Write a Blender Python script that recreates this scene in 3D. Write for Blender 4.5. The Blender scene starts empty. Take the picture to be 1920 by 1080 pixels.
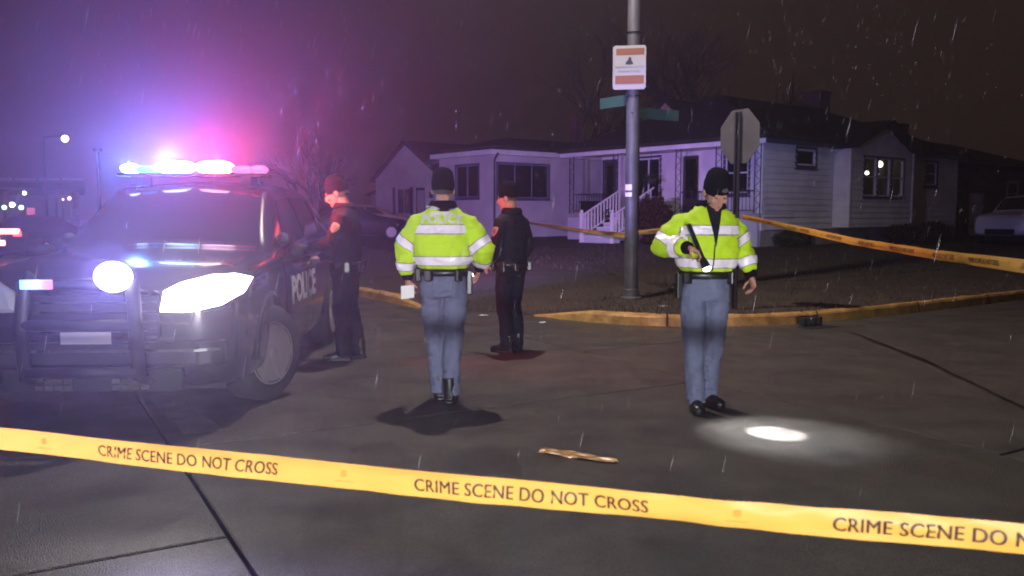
import bpy, bmesh, math, random
from mathutils import Vector, Matrix, noise

# ------------------------------------------------------------------ camera, world, exposure
S = bpy.context.scene
COL = S.collection
rnd = random.Random(7)
CAM_H, PITCH, FPX = 1.5, math.radians(5.0), 1600.0      # focal length in photo pixels (1920 wide)
cam = bpy.data.cameras.new('camera'); camo = bpy.data.objects.new('camera', cam); COL.objects.link(camo)
camo.location = (0, 0, CAM_H); camo.rotation_euler = (math.pi/2 - PITCH, 0, 0)
cam.sensor_width = 36.0; cam.lens = FPX/1920*36.0; cam.clip_start = 0.05; cam.clip_end = 1000
S.camera = camo
cam.dof.use_dof = True; cam.dof.focus_distance = 7.5; cam.dof.aperture_fstop = 3.5

W = bpy.data.worlds.new('World'); S.world = W; W.use_nodes = True
wn = W.node_tree.nodes; wl = W.node_tree.links
bg = wn['Background']
sky = wn.new('ShaderNodeTexSky'); sky.sky_type = 'NISHITA'; sky.sun_disc = False
sky.sun_elevation = math.radians(-6); sky.sun_rotation = math.radians(200)
mx = wn.new('ShaderNodeMixRGB'); mx.inputs[0].default_value = 0.97     # overcast night sky glowing with town light
mx.inputs[2].default_value = (0.017, 0.0100, 0.0080, 1)
wl.new(sky.outputs[0], mx.inputs[1]); wl.new(mx.outputs[0], bg.inputs[0]); bg.inputs[1].default_value = 1.0

S.view_settings.view_transform = 'Standard'; S.view_settings.look = 'None'
S.view_settings.exposure = 0.0; S.view_settings.gamma = 1.0; S.view_settings.use_curve_mapping = False
S.render.engine = 'CYCLES'
cy = S.cycles
cy.use_denoising = True
try: cy.denoiser = 'OPENIMAGEDENOISE'
except Exception: pass
cy.max_bounces = 6; cy.diffuse_bounces = 2; cy.glossy_bounces = 3; cy.transmission_bounces = 4
cy.volume_bounces = 0; cy.transparent_max_bounces = 8
cy.sample_clamp_indirect = 4.0; cy.caustics_reflective = False; cy.caustics_refractive = False
cy.pixel_filter_type = 'BLACKMAN_HARRIS'; cy.filter_width = 1.9

# strengths of the lamps in the place (each lamp itself is made in the builder of its fixture)
P_STREET = 3300.0        # luminaire on the corner pole
P_HEAD_BACK = 2250.0     # headlights of the patrol car parked behind the photographer
P_FLARE = 330.0         # added spots at the headlight and strobes, for their glow in the haze
P_HEAD = 230.0           # headlights of the patrol car in view
P_BLUE, P_RED = 4200.0, 2500.0          # roof light bar, all-round
P_BLUE_FAR, P_RED_FAR = 14500.0, 4800.0   # side-facing modules of the light bar
HAZE = 0.0028

# ------------------------------------------------------------------ pixel helpers (a pixel gives a direction only)
def ray(px, py):
    x = (px-960)/FPX; y = -(py-540)/FPX
    return Vector((x, math.cos(PITCH)+y*math.sin(PITCH), -math.sin(PITCH)+y*math.cos(PITCH)))
def gp(px, py, z=0.0):
    r = ray(px, py); return Vector((0, 0, CAM_H)) + r*((z-CAM_H)/r.z)
def vp(px, py, d):
    r = ray(px, py); return Vector((0, 0, CAM_H)) + r*(d/r.y)

# ------------------------------------------------------------------ materials
MATS = {}
def mat(name, col, rough=0.6, metal=0.0, spec=0.5, bump=0.0, bscale=40.0, var=0.0, vscale=4.0, col2=None, coord='pos',
        emit=None, estr=0.0, coat=0.0, transl=0.0, stretch=None, rvar=0.0, detail=4.0):
    m = bpy.data.materials.new(name); m.use_nodes = True; nt = m.node_tree; N = nt.nodes; L = nt.links
    b = N['Principled BSDF']; b.inputs['Base Color'].default_value = (*col, 1); b.inputs['Roughness'].default_value = rough
    b.inputs['Metallic'].default_value = metal; b.inputs['Specular IOR Level'].default_value = spec
    b.inputs['Coat Weight'].default_value = coat
    if emit: b.inputs['Emission Color'].default_value = (*emit, 1); b.inputs['Emission Strength'].default_value = estr
    vec = None
    if bump or var or rvar:
        if coord == 'pos': g = N.new('ShaderNodeNewGeometry'); vec = g.outputs['Position']
        else: g = N.new('ShaderNodeTexCoord'); vec = g.outputs['Object']
        if stretch:
            mp = N.new('ShaderNodeMapping'); mp.inputs['Scale'].default_value = stretch[:3]
            if len(stretch) > 3: mp.inputs['Rotation'].default_value = (0, 0, stretch[3])
            L.new(vec, mp.inputs[0]); vec = mp.outputs[0]
    if var:
        n = N.new('ShaderNodeTexNoise'); n.inputs['Scale'].default_value = vscale; n.inputs['Detail'].default_value = detail; n.inputs['Roughness'].default_value = .72 if detail > 4 else .5
        L.new(vec, n.inputs['Vector'])
        r = N.new('ShaderNodeValToRGB'); e = r.color_ramp.elements
        e[0].position = 0.32; e[1].position = 0.68
        e[0].color = (*[c*(1-var) for c in col], 1); e[1].color = (*(col2 if col2 else [min(1, c*(1+var)) for c in col]), 1)
        L.new(n.outputs['Fac'], r.inputs[0]); L.new(r.outputs[0], b.inputs['Base Color'])
    if rvar:
        n = N.new('ShaderNodeTexNoise'); n.inputs['Scale'].default_value = 1.7; n.inputs['Detail'].default_value = 5
        L.new(vec, n.inputs['Vector'])
        q = N.new('ShaderNodeMapRange'); q.inputs[1].default_value = .35; q.inputs[2].default_value = .65
        q.inputs[3].default_value = max(.05, rough-rvar); q.inputs[4].default_value = min(1, rough+rvar)
        L.new(n.outputs['Fac'], q.inputs[0]); L.new(q.outputs[0], b.inputs['Roughness'])
    if bump:
        n = N.new('ShaderNodeTexNoise'); n.inputs['Scale'].default_value = bscale; n.inputs['Detail'].default_value = 3
        L.new(vec, n.inputs['Vector'])
        bp = N.new('ShaderNodeBump'); bp.inputs['Strength'].default_value = bump; bp.inputs['Distance'].default_value = 0.02
        L.new(n.outputs['Fac'], bp.inputs['Height']); L.new(bp.outputs[0], b.inputs['Normal'])
    if transl:
        t = N.new('ShaderNodeBsdfTranslucent'); t.inputs[0].default_value = (*col, 1)
        ms = N.new('ShaderNodeMixShader'); ms.inputs[0].default_value = transl
        L.new(b.outputs[0], ms.inputs[1]); L.new(t.outputs[0], ms.inputs[2])
        L.new(ms.outputs[0], N['Material Output'].inputs[0])
    MATS[name] = m
    return m
M = MATS
mat('joint', (.012, .011, .011), .8)
mat('concrete', (.056, .049, .042), .40, spec=.5, bump=1.0, bscale=130, var=.35, vscale=2.2, rvar=.12, detail=8)
def grain(m, scale, lo, hi, rough=None):
    # coarse aggregate showing in the worn surface: speckle multiplied into the base colour
    N = m.node_tree.nodes; L = m.node_tree.links; b = N['Principled BSDF']; src = b.inputs['Base Color'].links[0].from_socket
    g_ = N.new('ShaderNodeNewGeometry'); n = N.new('ShaderNodeTexNoise'); n.inputs['Scale'].default_value = scale; n.inputs['Detail'].default_value = 3; n.inputs['Roughness'].default_value = .8
    L.new(g_.outputs['Position'], n.inputs['Vector']); q = N.new('ShaderNodeMapRange'); q.inputs[1].default_value = .33; q.inputs[2].default_value = .67; q.inputs[3].default_value = lo; q.inputs[4].default_value = hi
    L.new(n.outputs['Fac'], q.inputs[0]); x = N.new('ShaderNodeMixRGB'); x.blend_type = 'MULTIPLY'; x.inputs[0].default_value = 1
    L.new(src, x.inputs[1]); L.new(q.outputs[0], x.inputs[2]); L.new(x.outputs[0], b.inputs['Base Color'])
grain(M['concrete'], 55, .45, 1.75)
mat('patch', (.17, .16, .155), .5, bump=.4, bscale=60, var=.25, vscale=6)
mat('kerb', (.50, .27, .07), .55, bump=.4, bscale=30, var=.55, vscale=5, col2=(.62, .35, .10), detail=8)
mat('soil', (.040, .028, .020), .9, bump=.9, bscale=14, var=.5, vscale=1.3, detail=8)
mat('grass', (.065, .048, .028), .8, var=.4, vscale=3)
mat('siding', (.70, .69, .69), .55, bump=.08, bscale=30, var=.10, vscale=1.5)
mat('stucco', (.52, .50, .52), .7, bump=.3, bscale=50, var=.12, vscale=1.2)
mat('trim', (.72, .71, .72), .5, var=.08, vscale=3)
mat('trim_dark', (.06, .065, .10), .5)
mat('roof', (.022, .019, .022), .85, bump=.8, bscale=9, var=.4, vscale=3)
mat('foundation', (.33, .31, .31), .8, bump=.5, bscale=20, var=.35, vscale=2, detail=7)
mat('brick', (.10, .05, .045), .85, bump=.5, bscale=18, var=.3, vscale=6)
mat('glass_dark', (.012, .013, .018), .06, spec=.6)
mat('room', (.06, .05, .045), .9)
mat('curtain', (.35, .30, .24), .9, bump=.4, bscale=8, stretch=(6, 6, .2))
mat('iron', (.02, .02, .03), .5)
mat('wood_dark', (.05, .035, .03), .7, var=.3)
mat('paint_black', (.006, .006, .008), .16, spec=.5, coat=.6)
mat('paint_navy', (.012, .012, .022), .25, coat=.4)
mat('paint_white', (.62, .62, .66), .3, coat=.3)
mat('paint_tan', (.40, .30, .17), .3, coat=.3)
mat('plastic_black', (.007, .007, .008), .5, spec=.3)
mat('chrome', (.6, .6, .62), .18, metal=1.0)
mat('rim', (.62, .60, .60), .28, metal=.85)
mat('tyre', (.014, .014, .015), .8)
mat('letter_white', (.55, .54, .58), .6)
mat('plate', (.55, .50, .50), .5)
mat('lens_head', (.9, .9, .95), .2, emit=(1, .95, .98), estr=22)
mat('lens_strobe', (.9, .9, .95), .2, emit=(.88, .9, 1), estr=30)
mat('lens_blue', (.1, .3, .9), .2, emit=(.06, .42, 1), estr=2.2)
mat('lens_blue_core', (.3, .6, .9), .2, emit=(.52, .85, 1), estr=12)
mat('lens_red_core', (.9, .3, .4), .2, emit=(1, .62, .74), estr=12)
mat('lens_red', (.9, .1, .2), .2, emit=(1, .10, .30), estr=2.4)
mat('lens_dim', (.2, .2, .25), .1)
mat('tail', (.9, .1, .08), .3, emit=(1, .22, .20), estr=9)
mat('tail_small', (.9, .05, .05), .3, emit=(1, .06, .05), estr=5)
mat('lamp_white', (.9, .9, .9), .3, emit=(1, .97, .95), estr=16)
mat('lamp_green', (.6, .9, .8), .3, emit=(.50, 1, .80), estr=7)
mat('lamp_warm', (.9, .7, .5), .3, emit=(1, .62, .40), estr=6)
mat('bulb', (.9, .8, .6), .3, emit=(1, .84, .60), estr=9)
mat('galv', (.105, .10, .115), .5, metal=.25, var=.18, vscale=5, bump=.06, bscale=25)
mat('sign_back', (.12, .12, .125), .45, metal=.35, var=.12, vscale=5)
mat('sign_white', (.34, .32, .36), .55)
mat('sign_red', (.22, .075, .045), .55)
mat('sign_ink', (.02, .02, .05), .6)
mat('sign_grey', (.20, .20, .27), .6)
mat('sign_green', (.03, .075, .062), .5)
mat('hivis', (.50, .72, .010), .75, bump=.25, bscale=300)
mat('reflective', (.80, .72, .80), .35, spec=.6)
mat('reflective_edge', (.20, .13, .20), .6)
mat('print', (.62, .56, .58), .6)
mat('navy', (.011, .011, .017), .85, spec=.15, bump=.25, bscale=200)
mat('uniform_dark', (.014, .013, .019), .8, spec=.15, bump=.25, bscale=200)
mat('trousers', (.115, .125, .205), .8, bump=.25, bscale=200, var=.08, vscale=9)
mat('knit', (.009, .008, .010), .95, spec=.05, bump=.5, bscale=240)
mat('leather', (.010, .010, .011), .35)
mat('skin', (.46, .23, .17), .7, spec=.2, var=.10, vscale=30, coord='obj')
mat('hair', (.05, .035, .025), .8)
mat('eye', (.03, .02, .02), .2)
mat('lip', (.38, .15, .13), .5)
mat('paper', (.75, .72, .72), .8)
mat('patch_gold', (.36, .28, .18), .7)
mat('patch_inner', (.16, .12, .10), .7)
mat('tape_yellow', (.93, .50, .085), .45, transl=.48)
mat('tape_ink', (.030, .012, .006), .6)
mat('tape_logo', (.55, .20, .02), .6)
mat('bark', (.050, .042, .040), .9, bump=.8, bscale=25)
mat('twig', (.045, .036, .036), .9)
mat('leaf_dark', (.030, .040, .022), .7, var=.4, vscale=9)
mat('leaf_red', (.055, .022, .020), .7, var=.4, vscale=9)
mat('leaf_green', (.05, .075, .045), .7, var=.4, vscale=9)
mat('lid', (.02, .02, .03), .6)
mat('strip', (.46, .24, .07), .35, var=.4, vscale=25, transl=.2)
mat('rain', (.55, .55, .6), .3)
mat('dirty_white', (.5, .5, .55), .6)

# ------------------------------------------------------------------ mesh helpers
def link(o, parent=None):
    COL.objects.link(o)
    if parent is not None: o.parent = parent
    return o
def tag(o, label=None, cat=None, group=None, kind=None):
    if label: o['label'] = label
    if cat: o['category'] = cat
    if group: o['group'] = group
    if kind: o['kind'] = kind
    return o
def empty(name, loc=(0, 0, 0), rz=0.0, label=None, cat=None, group=None):
    o = bpy.data.objects.new(name, None); o.location = loc; o.rotation_euler = (0, 0, rz)
    o.empty_display_size = .2; link(o); return tag(o, label, cat, group)
class MB:
    def __init__(s): s.v = []; s.f = []
    def add(s, vs, fs):
        n = len(s.v); s.v += [tuple(p) for p in vs]; s.f += [tuple(i+n for i in f) for f in fs]; return s
    def box(s, a, b):
        x0, y0, z0 = a; x1, y1, z1 = b
        return s.add([(x0,y0,z0),(x1,y0,z0),(x1,y1,z0),(x0,y1,z0),(x0,y0,z1),(x1,y0,z1),(x1,y1,z1),(x0,y1,z1)],
              [(0,3,2,1),(4,5,6,7),(0,1,5,4),(1,2,6,5),(2,3,7,6),(3,0,4,7)])
    def obox(s, c, half, mtx):
        c = Vector(c); vs = []
        for z in (-1, 1):
            for x, y in ((-1,-1),(1,-1),(1,1),(-1,1)):
                vs.append(c + mtx @ Vector((x*half[0], y*half[1], z*half[2])))
        return s.add(vs, [(0,3,2,1),(4,5,6,7),(0,1,5,4),(1,2,6,5),(2,3,7,6),(3,0,4,7)])
    def tube(s, pts, radii, n=8, cap=True, up=(0, 0, 1), sq=2.0):
        """swept ring; radii = r or (ra, rb): ra across 'side', rb along 'up-ish'"""
        pts = [Vector(p) for p in pts]; base = len(s.v); prev = None
        for i, p in enumerate(pts):
            t = (pts[min(i+1, len(pts)-1)] - pts[max(i-1, 0)])
            t = t.normalized() if t.length > 1e-9 else Vector((0, 0, 1))
            if prev is None:
                u = Vector(up); 
                if abs(u.dot(t)) > .95: u = Vector((0, 1, 0)) if abs(t.y) < .9 else Vector((1, 0, 0))
            else: u = prev
            u = (u - t*u.dot(t)).normalized(); prev = u; w = t.cross(u)
            r = radii[i] if isinstance(radii, list) else radii
            ra, rb = r if isinstance(r, (list, tuple)) else (r, r)
            for k in range(n):
                a = 2*math.pi*k/n; ca, sa = math.cos(a), math.sin(a)
                if sq != 2.0:
                    ca = math.copysign(abs(ca)**(2/sq), ca); sa = math.copysign(abs(sa)**(2/sq), sa)
                s.v.append(tuple(p + w*(ca*ra) + u*(sa*rb)))
        m = len(pts)
        for i in range(m-1):
            for k in range(n):
                a = base+i*n+k; b = base+i*n+(k+1) % n
                s.f.append((a, b, b+n, a+n))
        if cap:
            s.f.append(tuple(base+k for k in reversed(range(n)))); s.f.append(tuple(base+(m-1)*n+k for k in range(n)))
        return s
    def ell(s, c, r, mtx=None, nu=14, nv=9):
        c = Vector(c); base = len(s.v)
        def P(x, y, z):
            q = Vector((x*r[0], y*r[1], z*r[2])); return tuple(c + (mtx @ q if mtx else q))
        s.v.append(P(0, 0, -1))
        for j in range(1, nv):
            a = -math.pi/2+math.pi*j/nv
            for i in range(nu):
                b = 2*math.pi*i/nu; s.v.append(P(math.cos(a)*math.cos(b), math.cos(a)*math.sin(b), math.sin(a)))
        s.v.append(P(0, 0, 1)); top = len(s.v)-1
        for i in range(nu):
            s.f.append((base, base+1+(i+1) % nu, base+1+i))
            for j in range(nv-2):
                a = base+1+j*nu+i; b = base+1+j*nu+(i+1) % nu; s.f.append((a, b, b+nu, a+nu))
            a = base+1+(nv-2)*nu
            s.f.append((a+i, a+(i+1) % nu, top))
        return s
    def lathe(s, prof, c=(0, 0, 0), axis='z', n=24):
        base = len(s.v); c = Vector(c)
        for (r, h) in prof:
            for k in range(n):
                a = 2*math.pi*k/n; x, y = r*math.cos(a), r*math.sin(a)
                p = Vector((x, y, h)) if axis == 'z' else (Vector((h, x, y)) if axis == 'x' else Vector((y, h, x)))
                s.v.append(tuple(c+p))
        for i in range(len(prof)-1):
            for k in range(n):
                a = base+i*n+k; b = base+i*n+(k+1) % n; s.f.append((a, b, b+n, a+n))
        s.f.append(tuple(base+k for k in reversed(range(n)))); s.f.append(tuple(base+(len(prof)-1)*n+k for k in range(n)))
        return s
    def prism(s, poly, d0, d1, axis='y'):
        """polygon (a,b) extruded between d0..d1 along axis; axis y -> (a=x,b=z); x -> (a=y,b=z); z -> (a=x,b=y)"""
        base = len(s.v); n = len(poly)
        for d in (d0, d1):
            for a, b in poly:
                s.v.append((a, d, b) if axis == 'y' else ((d, a, b) if axis == 'x' else (a, b, d)))
        s.f.append(tuple(base+i for i in range(n))); s.f.append(tuple(base+n+i for i in reversed(range(n))))
        for i in range(n):
            j = (i+1) % n; s.f.append((base+i, base+n+i, base+n+j, base+j))
        return s
    def grid(s, fn, nu, nv, close_u=False):
        base = len(s.v)
        for i in range(nu):
            for j in range(nv): s.v.append(tuple(fn(i/(nu-1), j/(nv-1))))
        for i in range(nu-1):
            for j in range(nv-1):
                a = base+i*nv+j; s.f.append((a, a+nv, a+nv+1, a+1))
        return s
    def mesh(s, name):
        me = bpy.data.meshes.new(name); me.from_pydata(s.v, [], s.f); me.update(); return me
    def build(s, name, m, parent=None, smooth=False, bevel=0.0, fix=True):
        me = s.mesh(name)
        if fix:
            b = bmesh.new(); b.from_mesh(me); bmesh.ops.recalc_face_normals(b, faces=b.faces); b.to_mesh(me); b.free()
        if m: me.materials.append(M[m] if isinstance(m, str) else m)
        if smooth:
            for p in me.polygons: p.use_smooth = True
        o = bpy.data.objects.new(name, me); link(o, parent)
        if bevel:
            md = o.modifiers.new('bevel', 'BEVEL'); md.width = bevel; md.segments = 2; md.limit_method = 'ANGLE'
        return o
def bake(o):
    """apply an object's modifiers"""
    dg = bpy.context.evaluated_depsgraph_get(); dg.update()
    me = bpy.data.meshes.new_from_object(o.evaluated_get(dg)); old = o.data
    o.modifiers.clear(); o.data = me
    if old.users == 0: bpy.data.meshes.remove(old)
    return o
def copy_tree(o, parent=None):
    c = o.copy(); link(c)
    c.parent = parent
    for ch in list(o.children): copy_tree(ch, c)
    return c
def text_mesh(txt, size, bold=0.0, align='CENTER', xs=1.0, space=1.0):
    cu = bpy.data.curves.new('text', 'FONT'); cu.body = txt; cu.size = size; cu.align_x = align; cu.align_y = 'CENTER'
    cu.offset = bold; cu.space_character = space; cu.resolution_u = 3
    o = bpy.data.objects.new('text', cu); COL.objects.link(o)
    dg = bpy.context.evaluated_depsgraph_get(); dg.update()
    me = bpy.data.meshes.new_from_object(o.evaluated_get(dg))
    vs = [(v.co.x*xs, v.co.y) for v in me.vertices]; fs = [tuple(p.vertices) for p in me.polygons]
    bpy.data.objects.remove(o); bpy.data.curves.remove(cu); bpy.data.meshes.remove(me)
    return vs, fs
def lamp(name, kind, loc, power, color, parent=None, radius=.04, aim=None, angle=60, blend=.6):
    l = bpy.data.lights.new(name, kind); l.energy = power; l.color = color; l.shadow_soft_size = radius
    o = bpy.data.objects.new(name, l); link(o, parent); o.location = loc
    if kind == 'SPOT': l.spot_size = math.radians(angle); l.spot_blend = blend
    if aim is not None: o.rotation_euler = (Vector(aim)-Vector(loc)).to_track_quat('-Z', 'Y').to_euler()
    return o
# ================================================================== THE SETTING: ground, road slabs, kerb, lawn
RA = math.radians(30.0)
RV = Vector((math.cos(RA), math.sin(RA), 0)); RU = Vector((-RV.y, RV.x, 0))     # across and along the side street
g = MB(); g.grid(lambda i, j: (-170+340*i, -40+240*j, -.034), 12, 12)
tag(g.build('ground', 'joint', fix=False), 'dark ground under the street and yards', kind='structure')
road = empty('road'); tag(road, 'wet grey concrete street laid in large slabs', kind='structure')
A1 = (gp(480, 1080).dot(RV)+gp(355, 900).dot(RV)+gp(262, 742).dot(RV))/3
A2 = (gp(1533, 770).dot(RV)+gp(1880, 850).dot(RV))/2
LA = A2-A1; LB = 4.6
B1 = gp(430, 1005).dot(RU); B3 = gp(1880, 850).dot(RU)
def slab_mesh(la, lb):
    m = MB(); b = .012
    m.box((b, b, -.12), (la-b, lb-b, 0)); me = m.mesh('slab')
    bm = bmesh.new(); bm.from_mesh(me)
    bmesh.ops.recalc_face_normals(bm, faces=bm.faces)
    bmesh.ops.bevel(bm, geom=[e for e in bm.edges if all(v.co.z > -.01 for v in e.verts)], offset=.008, segments=1, affect='EDGES')
    bm.to_mesh(me); bm.free(); me.materials.append(M['concrete']); return me
SLAB = slab_mesh(LA, LB)
for i in range(-7, 6):
    b0 = B1 if i < 0 else (B1+1.7 if i == 0 else B3)
    for j in range(-4, 9):
        o = bpy.data.objects.new('slab', SLAB); link(o, road)
        p = RV*(A1+i*LA) + RU*(b0+j*LB)
        o.location = (p.x, p.y, rnd.uniform(-.003, .001)); o.rotation_euler = (rnd.uniform(-.0006, .0006), rnd.uniform(-.0006, .0006), RA)
# pale repair strip along the joint beside the patrol car
q0, q1 = gp(268, 742), gp(340, 818); m = MB(); n_ = (q1-q0).normalized(); w_ = Vector((-n_.y, n_.x, 0))
m.grid(lambda i, j: (q0+(q1-q0)*i + w_*(.02+(.24+.02*math.sin(i*9))*j)) + Vector((0, 0, .005)), 14, 3)
tag(m.build('repair_strip', 'patch'), 'pale concrete repair strip beside the slab joint', kind='structure')

# kerb foot line, from the far left of the side street round the corner to the right
pl0 = gp(640, 548); pl1 = gp(785, 578); dl = (pl0-pl1).normalized()
LEFT = [pl1+dl*s for s in (60, 40, 26, 16, 10, 7)] + [pl0, (pl0+pl1)/2, pl1]
MAIN = [gp(1000, 592), gp(1070, 601), gp(1150, 608), gp(1210, 611), gp(1275, 612.5), gp(1340, 612), gp(1420, 610.5), gp(1520, 606),
        gp(1610, 597.5), gp(1700, 588), gp(1830, 572)]
dr = (MAIN[-1]-MAIN[-3]).normalized(); MAIN += [MAIN[-1]+dr*s for s in (4, 10, 20, 40, 80)]
def smooth(pts, it=2):
    for _ in range(it):
        q = [pts[0]]
        for a, b in zip(pts, pts[1:]): q += [a*.75+b*.25, a*.25+b*.75]
        q.append(pts[-1]); pts = q
    return pts
def dense(pts, step=.22, far=30):
    q = [pts[0]]
    for a, b in zip(pts, pts[1:]):
        n = max(1, int((b-a).length/(step if min(a.y, b.y) < far else 4)))
        q += [a.lerp(b, (k+1)/n) for k in range(n)]
    return q
LEFT = dense(smooth(LEFT, 1)); MAIN = dense(smooth(MAIN, 2))
GAP = [LEFT[-1].lerp(MAIN[0], t) for t in (.15, .4, .7, .9)]
def kerb(name, pts, hts, label):
    m = MB(); n = len(pts); prof = [(-.012, -.03), (0, .0), (.012, .75), (.03, .96), (.06, 1.0), (.17, 1.0), (.185, -.03)]; base = 0
    for i, p in enumerate(pts):
        t = (pts[min(i+1, n-1)]-pts[max(i-1, 0)]).normalized(); nn = Vector((-t.y, t.x, 0))
        for (o, h) in prof:
            ch = 0 if h <= 0 else .016*noise.noise((p+nn*o*3)*2.3)+.010*noise.noise(p*9+nn*o*20)
            m.v.append(tuple(p+nn*(o+ch*.6)+Vector((0, 0, max(h, -.03)*hts[i]+(ch-.004 if h > .9 else 0)*min(1, hts[i]/.14) if h > 0 else h))))
    k = len(prof)
    for i in range(n-1):
        for j in range(k-1):
            a = i*k+j; m.f.append((a, a+k, a+k+1, a+1))
    m.f.append(tuple(range(k))); m.f.append(tuple((n-1)*k+j for j in reversed(range(k))))
    o = m.build(name, 'kerb', smooth=False); tag(o, label, kind='structure')
    acc = 0
    for i in range(1, n-1):
        acc += (pts[i]-pts[i-1]).length
        if acc < 2.1 or hts[i] < .1 or pts[i].y > 32: continue
        acc = 0; t = (pts[i+1]-pts[i-1]).normalized(); nn = Vector((-t.y, t.x, 0)); mj = MB(); ring = []
        for s in (-.011, .011): mj.v += [tuple(pts[i]+t*s+nn*(a-.014 if a < .1 else a)+Vector((0, 0, h*hts[i]+(.012 if h > .9 else .0)))) for a, h in ((-.01, .0), (.004, .75), (.03, 1.0), (.17, 1.0))]
        mj.f += [(k, k+4, k+5, k+1) for k in range(3)]; mj.build('kerb_joint', 'joint', o)
    return o
HL = [min(.14, .02+.12*(p-LEFT[-1]).length/.9) for p in LEFT]
HM = [min(.15, .012+.14*(p-MAIN[0]).length/1.0) for p in MAIN]
kerb('kerb', LEFT, HL, 'faded yellow kerb running down the side street')
kerb('kerb', MAIN, HM, 'faded yellow kerb curving round the corner')
PATH = LEFT+GAP+MAIN; HP = HL+[.012]*4+HM
def lawn_z(p):
    best = 1e9; h = .14
    for k in range(len(PATH)-1):
        a, b = PATH[k], PATH[k+1]; ab = b-a; t = max(0, min(1, ((p.x-a.x)*ab.x+(p.y-a.y)*ab.y)/max(1e-9, ab.x**2+ab.y**2)))
        d = math.hypot(a.x+ab.x*t-p.x, a.y+ab.y*t-p.y)
        if d < best: best = d; h = HP[k]+(HP[k+1]-HP[k])*t
    s = min(1, best/14.0); s = s*s*(3-2*s)
    h = h+(.14-h)*min(1, best/1.2)
    return h-.012+.36*s
rows = [.1, .3, .6, 1, 1.5, 2.1, 2.8, 3.6, 4.6, 6, 8, 10.5, 13, 16, 20, 26, 40, 70]
m = MB(); nP = len(PATH)
LR = []
for i, p in enumerate(PATH):
    w = i/(nP-1); a = math.radians(35)+math.radians(90)*w
    c0 = 1 if i < len(LEFT) else 0
    w = 0 if i < len(LEFT) else (1 if p.x > 5 else (i-len(LEFT))/max(1, sum(1 for q in PATH if q.x <= 5)-len(LEFT)))
    a = math.radians(30+90*w)
    d = Vector((math.cos(a), math.sin(a), 0)); LR.append(d)
    for r in rows:
        q = p+d*r; z = lawn_z(q)+ (0 if r < .2 else .02*noise.noise(q*.9))
        m.v.append((q.x, q.y, z))
nr = len(rows)
for i in range(nP-1):
    for j in range(nr-1):
        a = i*nr+j; m.f.append((a, a+nr, a+nr+1, a+1))
tag(m.build('lawn', 'soil', smooth=True), 'dark winter lawn sloping up from the kerb to the houses', kind='structure')
# short dead grass
m = MB(); r2 = random.Random(3)
for k in range(32000):
    i = r2.randrange(len(LEFT)-4, nP-5); f = r2.random(); r = .12+15*r2.random()**1.9
    p = (PATH[i]+LR[i]*r).lerp(PATH[i+1]+LR[i+1]*r, f); z = lawn_z(p)-.01
    a = r2.uniform(0, 6.28); h = r2.uniform(.03, .10); w = r2.uniform(.004, .009); le = Vector((r2.gauss(0, .03), r2.gauss(0, .03), h))
    sd = Vector((math.cos(a)*w, math.sin(a)*w, 0)); b = Vector((p.x, p.y, z))
    m.add([b-sd, b+sd, b+le], [(0, 1, 2)])
tag(m.build('grass', 'grass', fix=False), 'short dead grass along the verge and lawn', 'grass', kind='stuff')
# storm drain slots in the kerb face
dp = gp(1521, 612); t_ = (gp(1550, 603)-gp(1490, 608)); t_.z = 0; t_.normalize(); n_ = Vector((-t_.y, t_.x, 0)); RM = Matrix((t_, n_, Vector((0, 0, 1)))).transposed()
kp = min(range(len(MAIN)-1), key=lambda k: (MAIN[k]-dp).length); dp = Vector((dp.x, dp.y, 0))
sd = empty('storm_drain', dp, 0, 'dark storm drain slots cut into the yellow kerb face', 'drain')
for k in range(4):
    m = MB(); m.obox(t_*(-.14+.093*k)+n_*.012+Vector((0, 0, .068)), (.026, .05, .055), RM); m.build('slot', 'joint', sd, bevel=.008)
m = MB(); m.obox(n_*-.10+Vector((0, 0, .003)), (.26, .11, .006), RM); m.build('gutter_grate', 'iron', sd)

# ================================================================== CORNER POLE with its street lamp, signs
P0 = gp(1183, 557, .17); P0 = Vector((P0.x, P0.y, lawn_z(P0)-.01))
LAMP = Vector((-.55, 10.9, 8.9))
pole = empty('street_lamp', P0, 0, 'tall round metal lamp pole on the corner verge', 'lamp pole')
m = MB(); m.tube([(0, 0, -.15), (0, 0, .0), (0, 0, 4), (0, 0, 8.7)], [.118, .116, .104, .085], 20); m.build('pole', 'galv', pole, smooth=True)
m = MB(); m.lathe([(.17, -.04), (.17, .03), (.135, .05), (.125, .16), (.118, .17)], n=20); m.build('base_collar', 'galv', pole)
rl = LAMP-P0
m = MB(); m.tube([(0, 0, 8.35), rl*.3+Vector((0, 0, 8.75-rl.z*.3)), (rl.x*.97, rl.y*.97, rl.z+.06)], [.045, .04, .03], 10); m.build('arm', 'galv', pole, smooth=True)
d_ = Vector((rl.x, rl.y, 0)).normalized(); Rm = Matrix((d_, Vector((-d_.y, d_.x, 0)), Vector((0, 0, 1)))).transposed()
m = MB(); m.ell(rl+Vector((0, 0, .07)), (.36, .16, .09), Rm); hd = m.build('lamp_head', 'galv', pole, smooth=True)
m = MB(); m.ell(rl+Vector((0, 0, .0)), (.2, .11, .035), Rm); m.build('lamp_lens', 'lamp_white', hd, smooth=True)
lamp('lamp_light', 'SPOT', rl+Vector((0, 0, -.10)), P_STREET, (1, .87, .78), pole, .12, rl+Vector((0, 0, -5)), 165, .35)
for zz, tilt in ((4.15, 0), (3.18, 0)):
    m = MB(); m.lathe([(.113, zz-.012), (.118, zz-.01), (.118, zz+.01), (.113, zz+.012)], n=20); bnd = m.build('band', 'chrome', pole)
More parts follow.
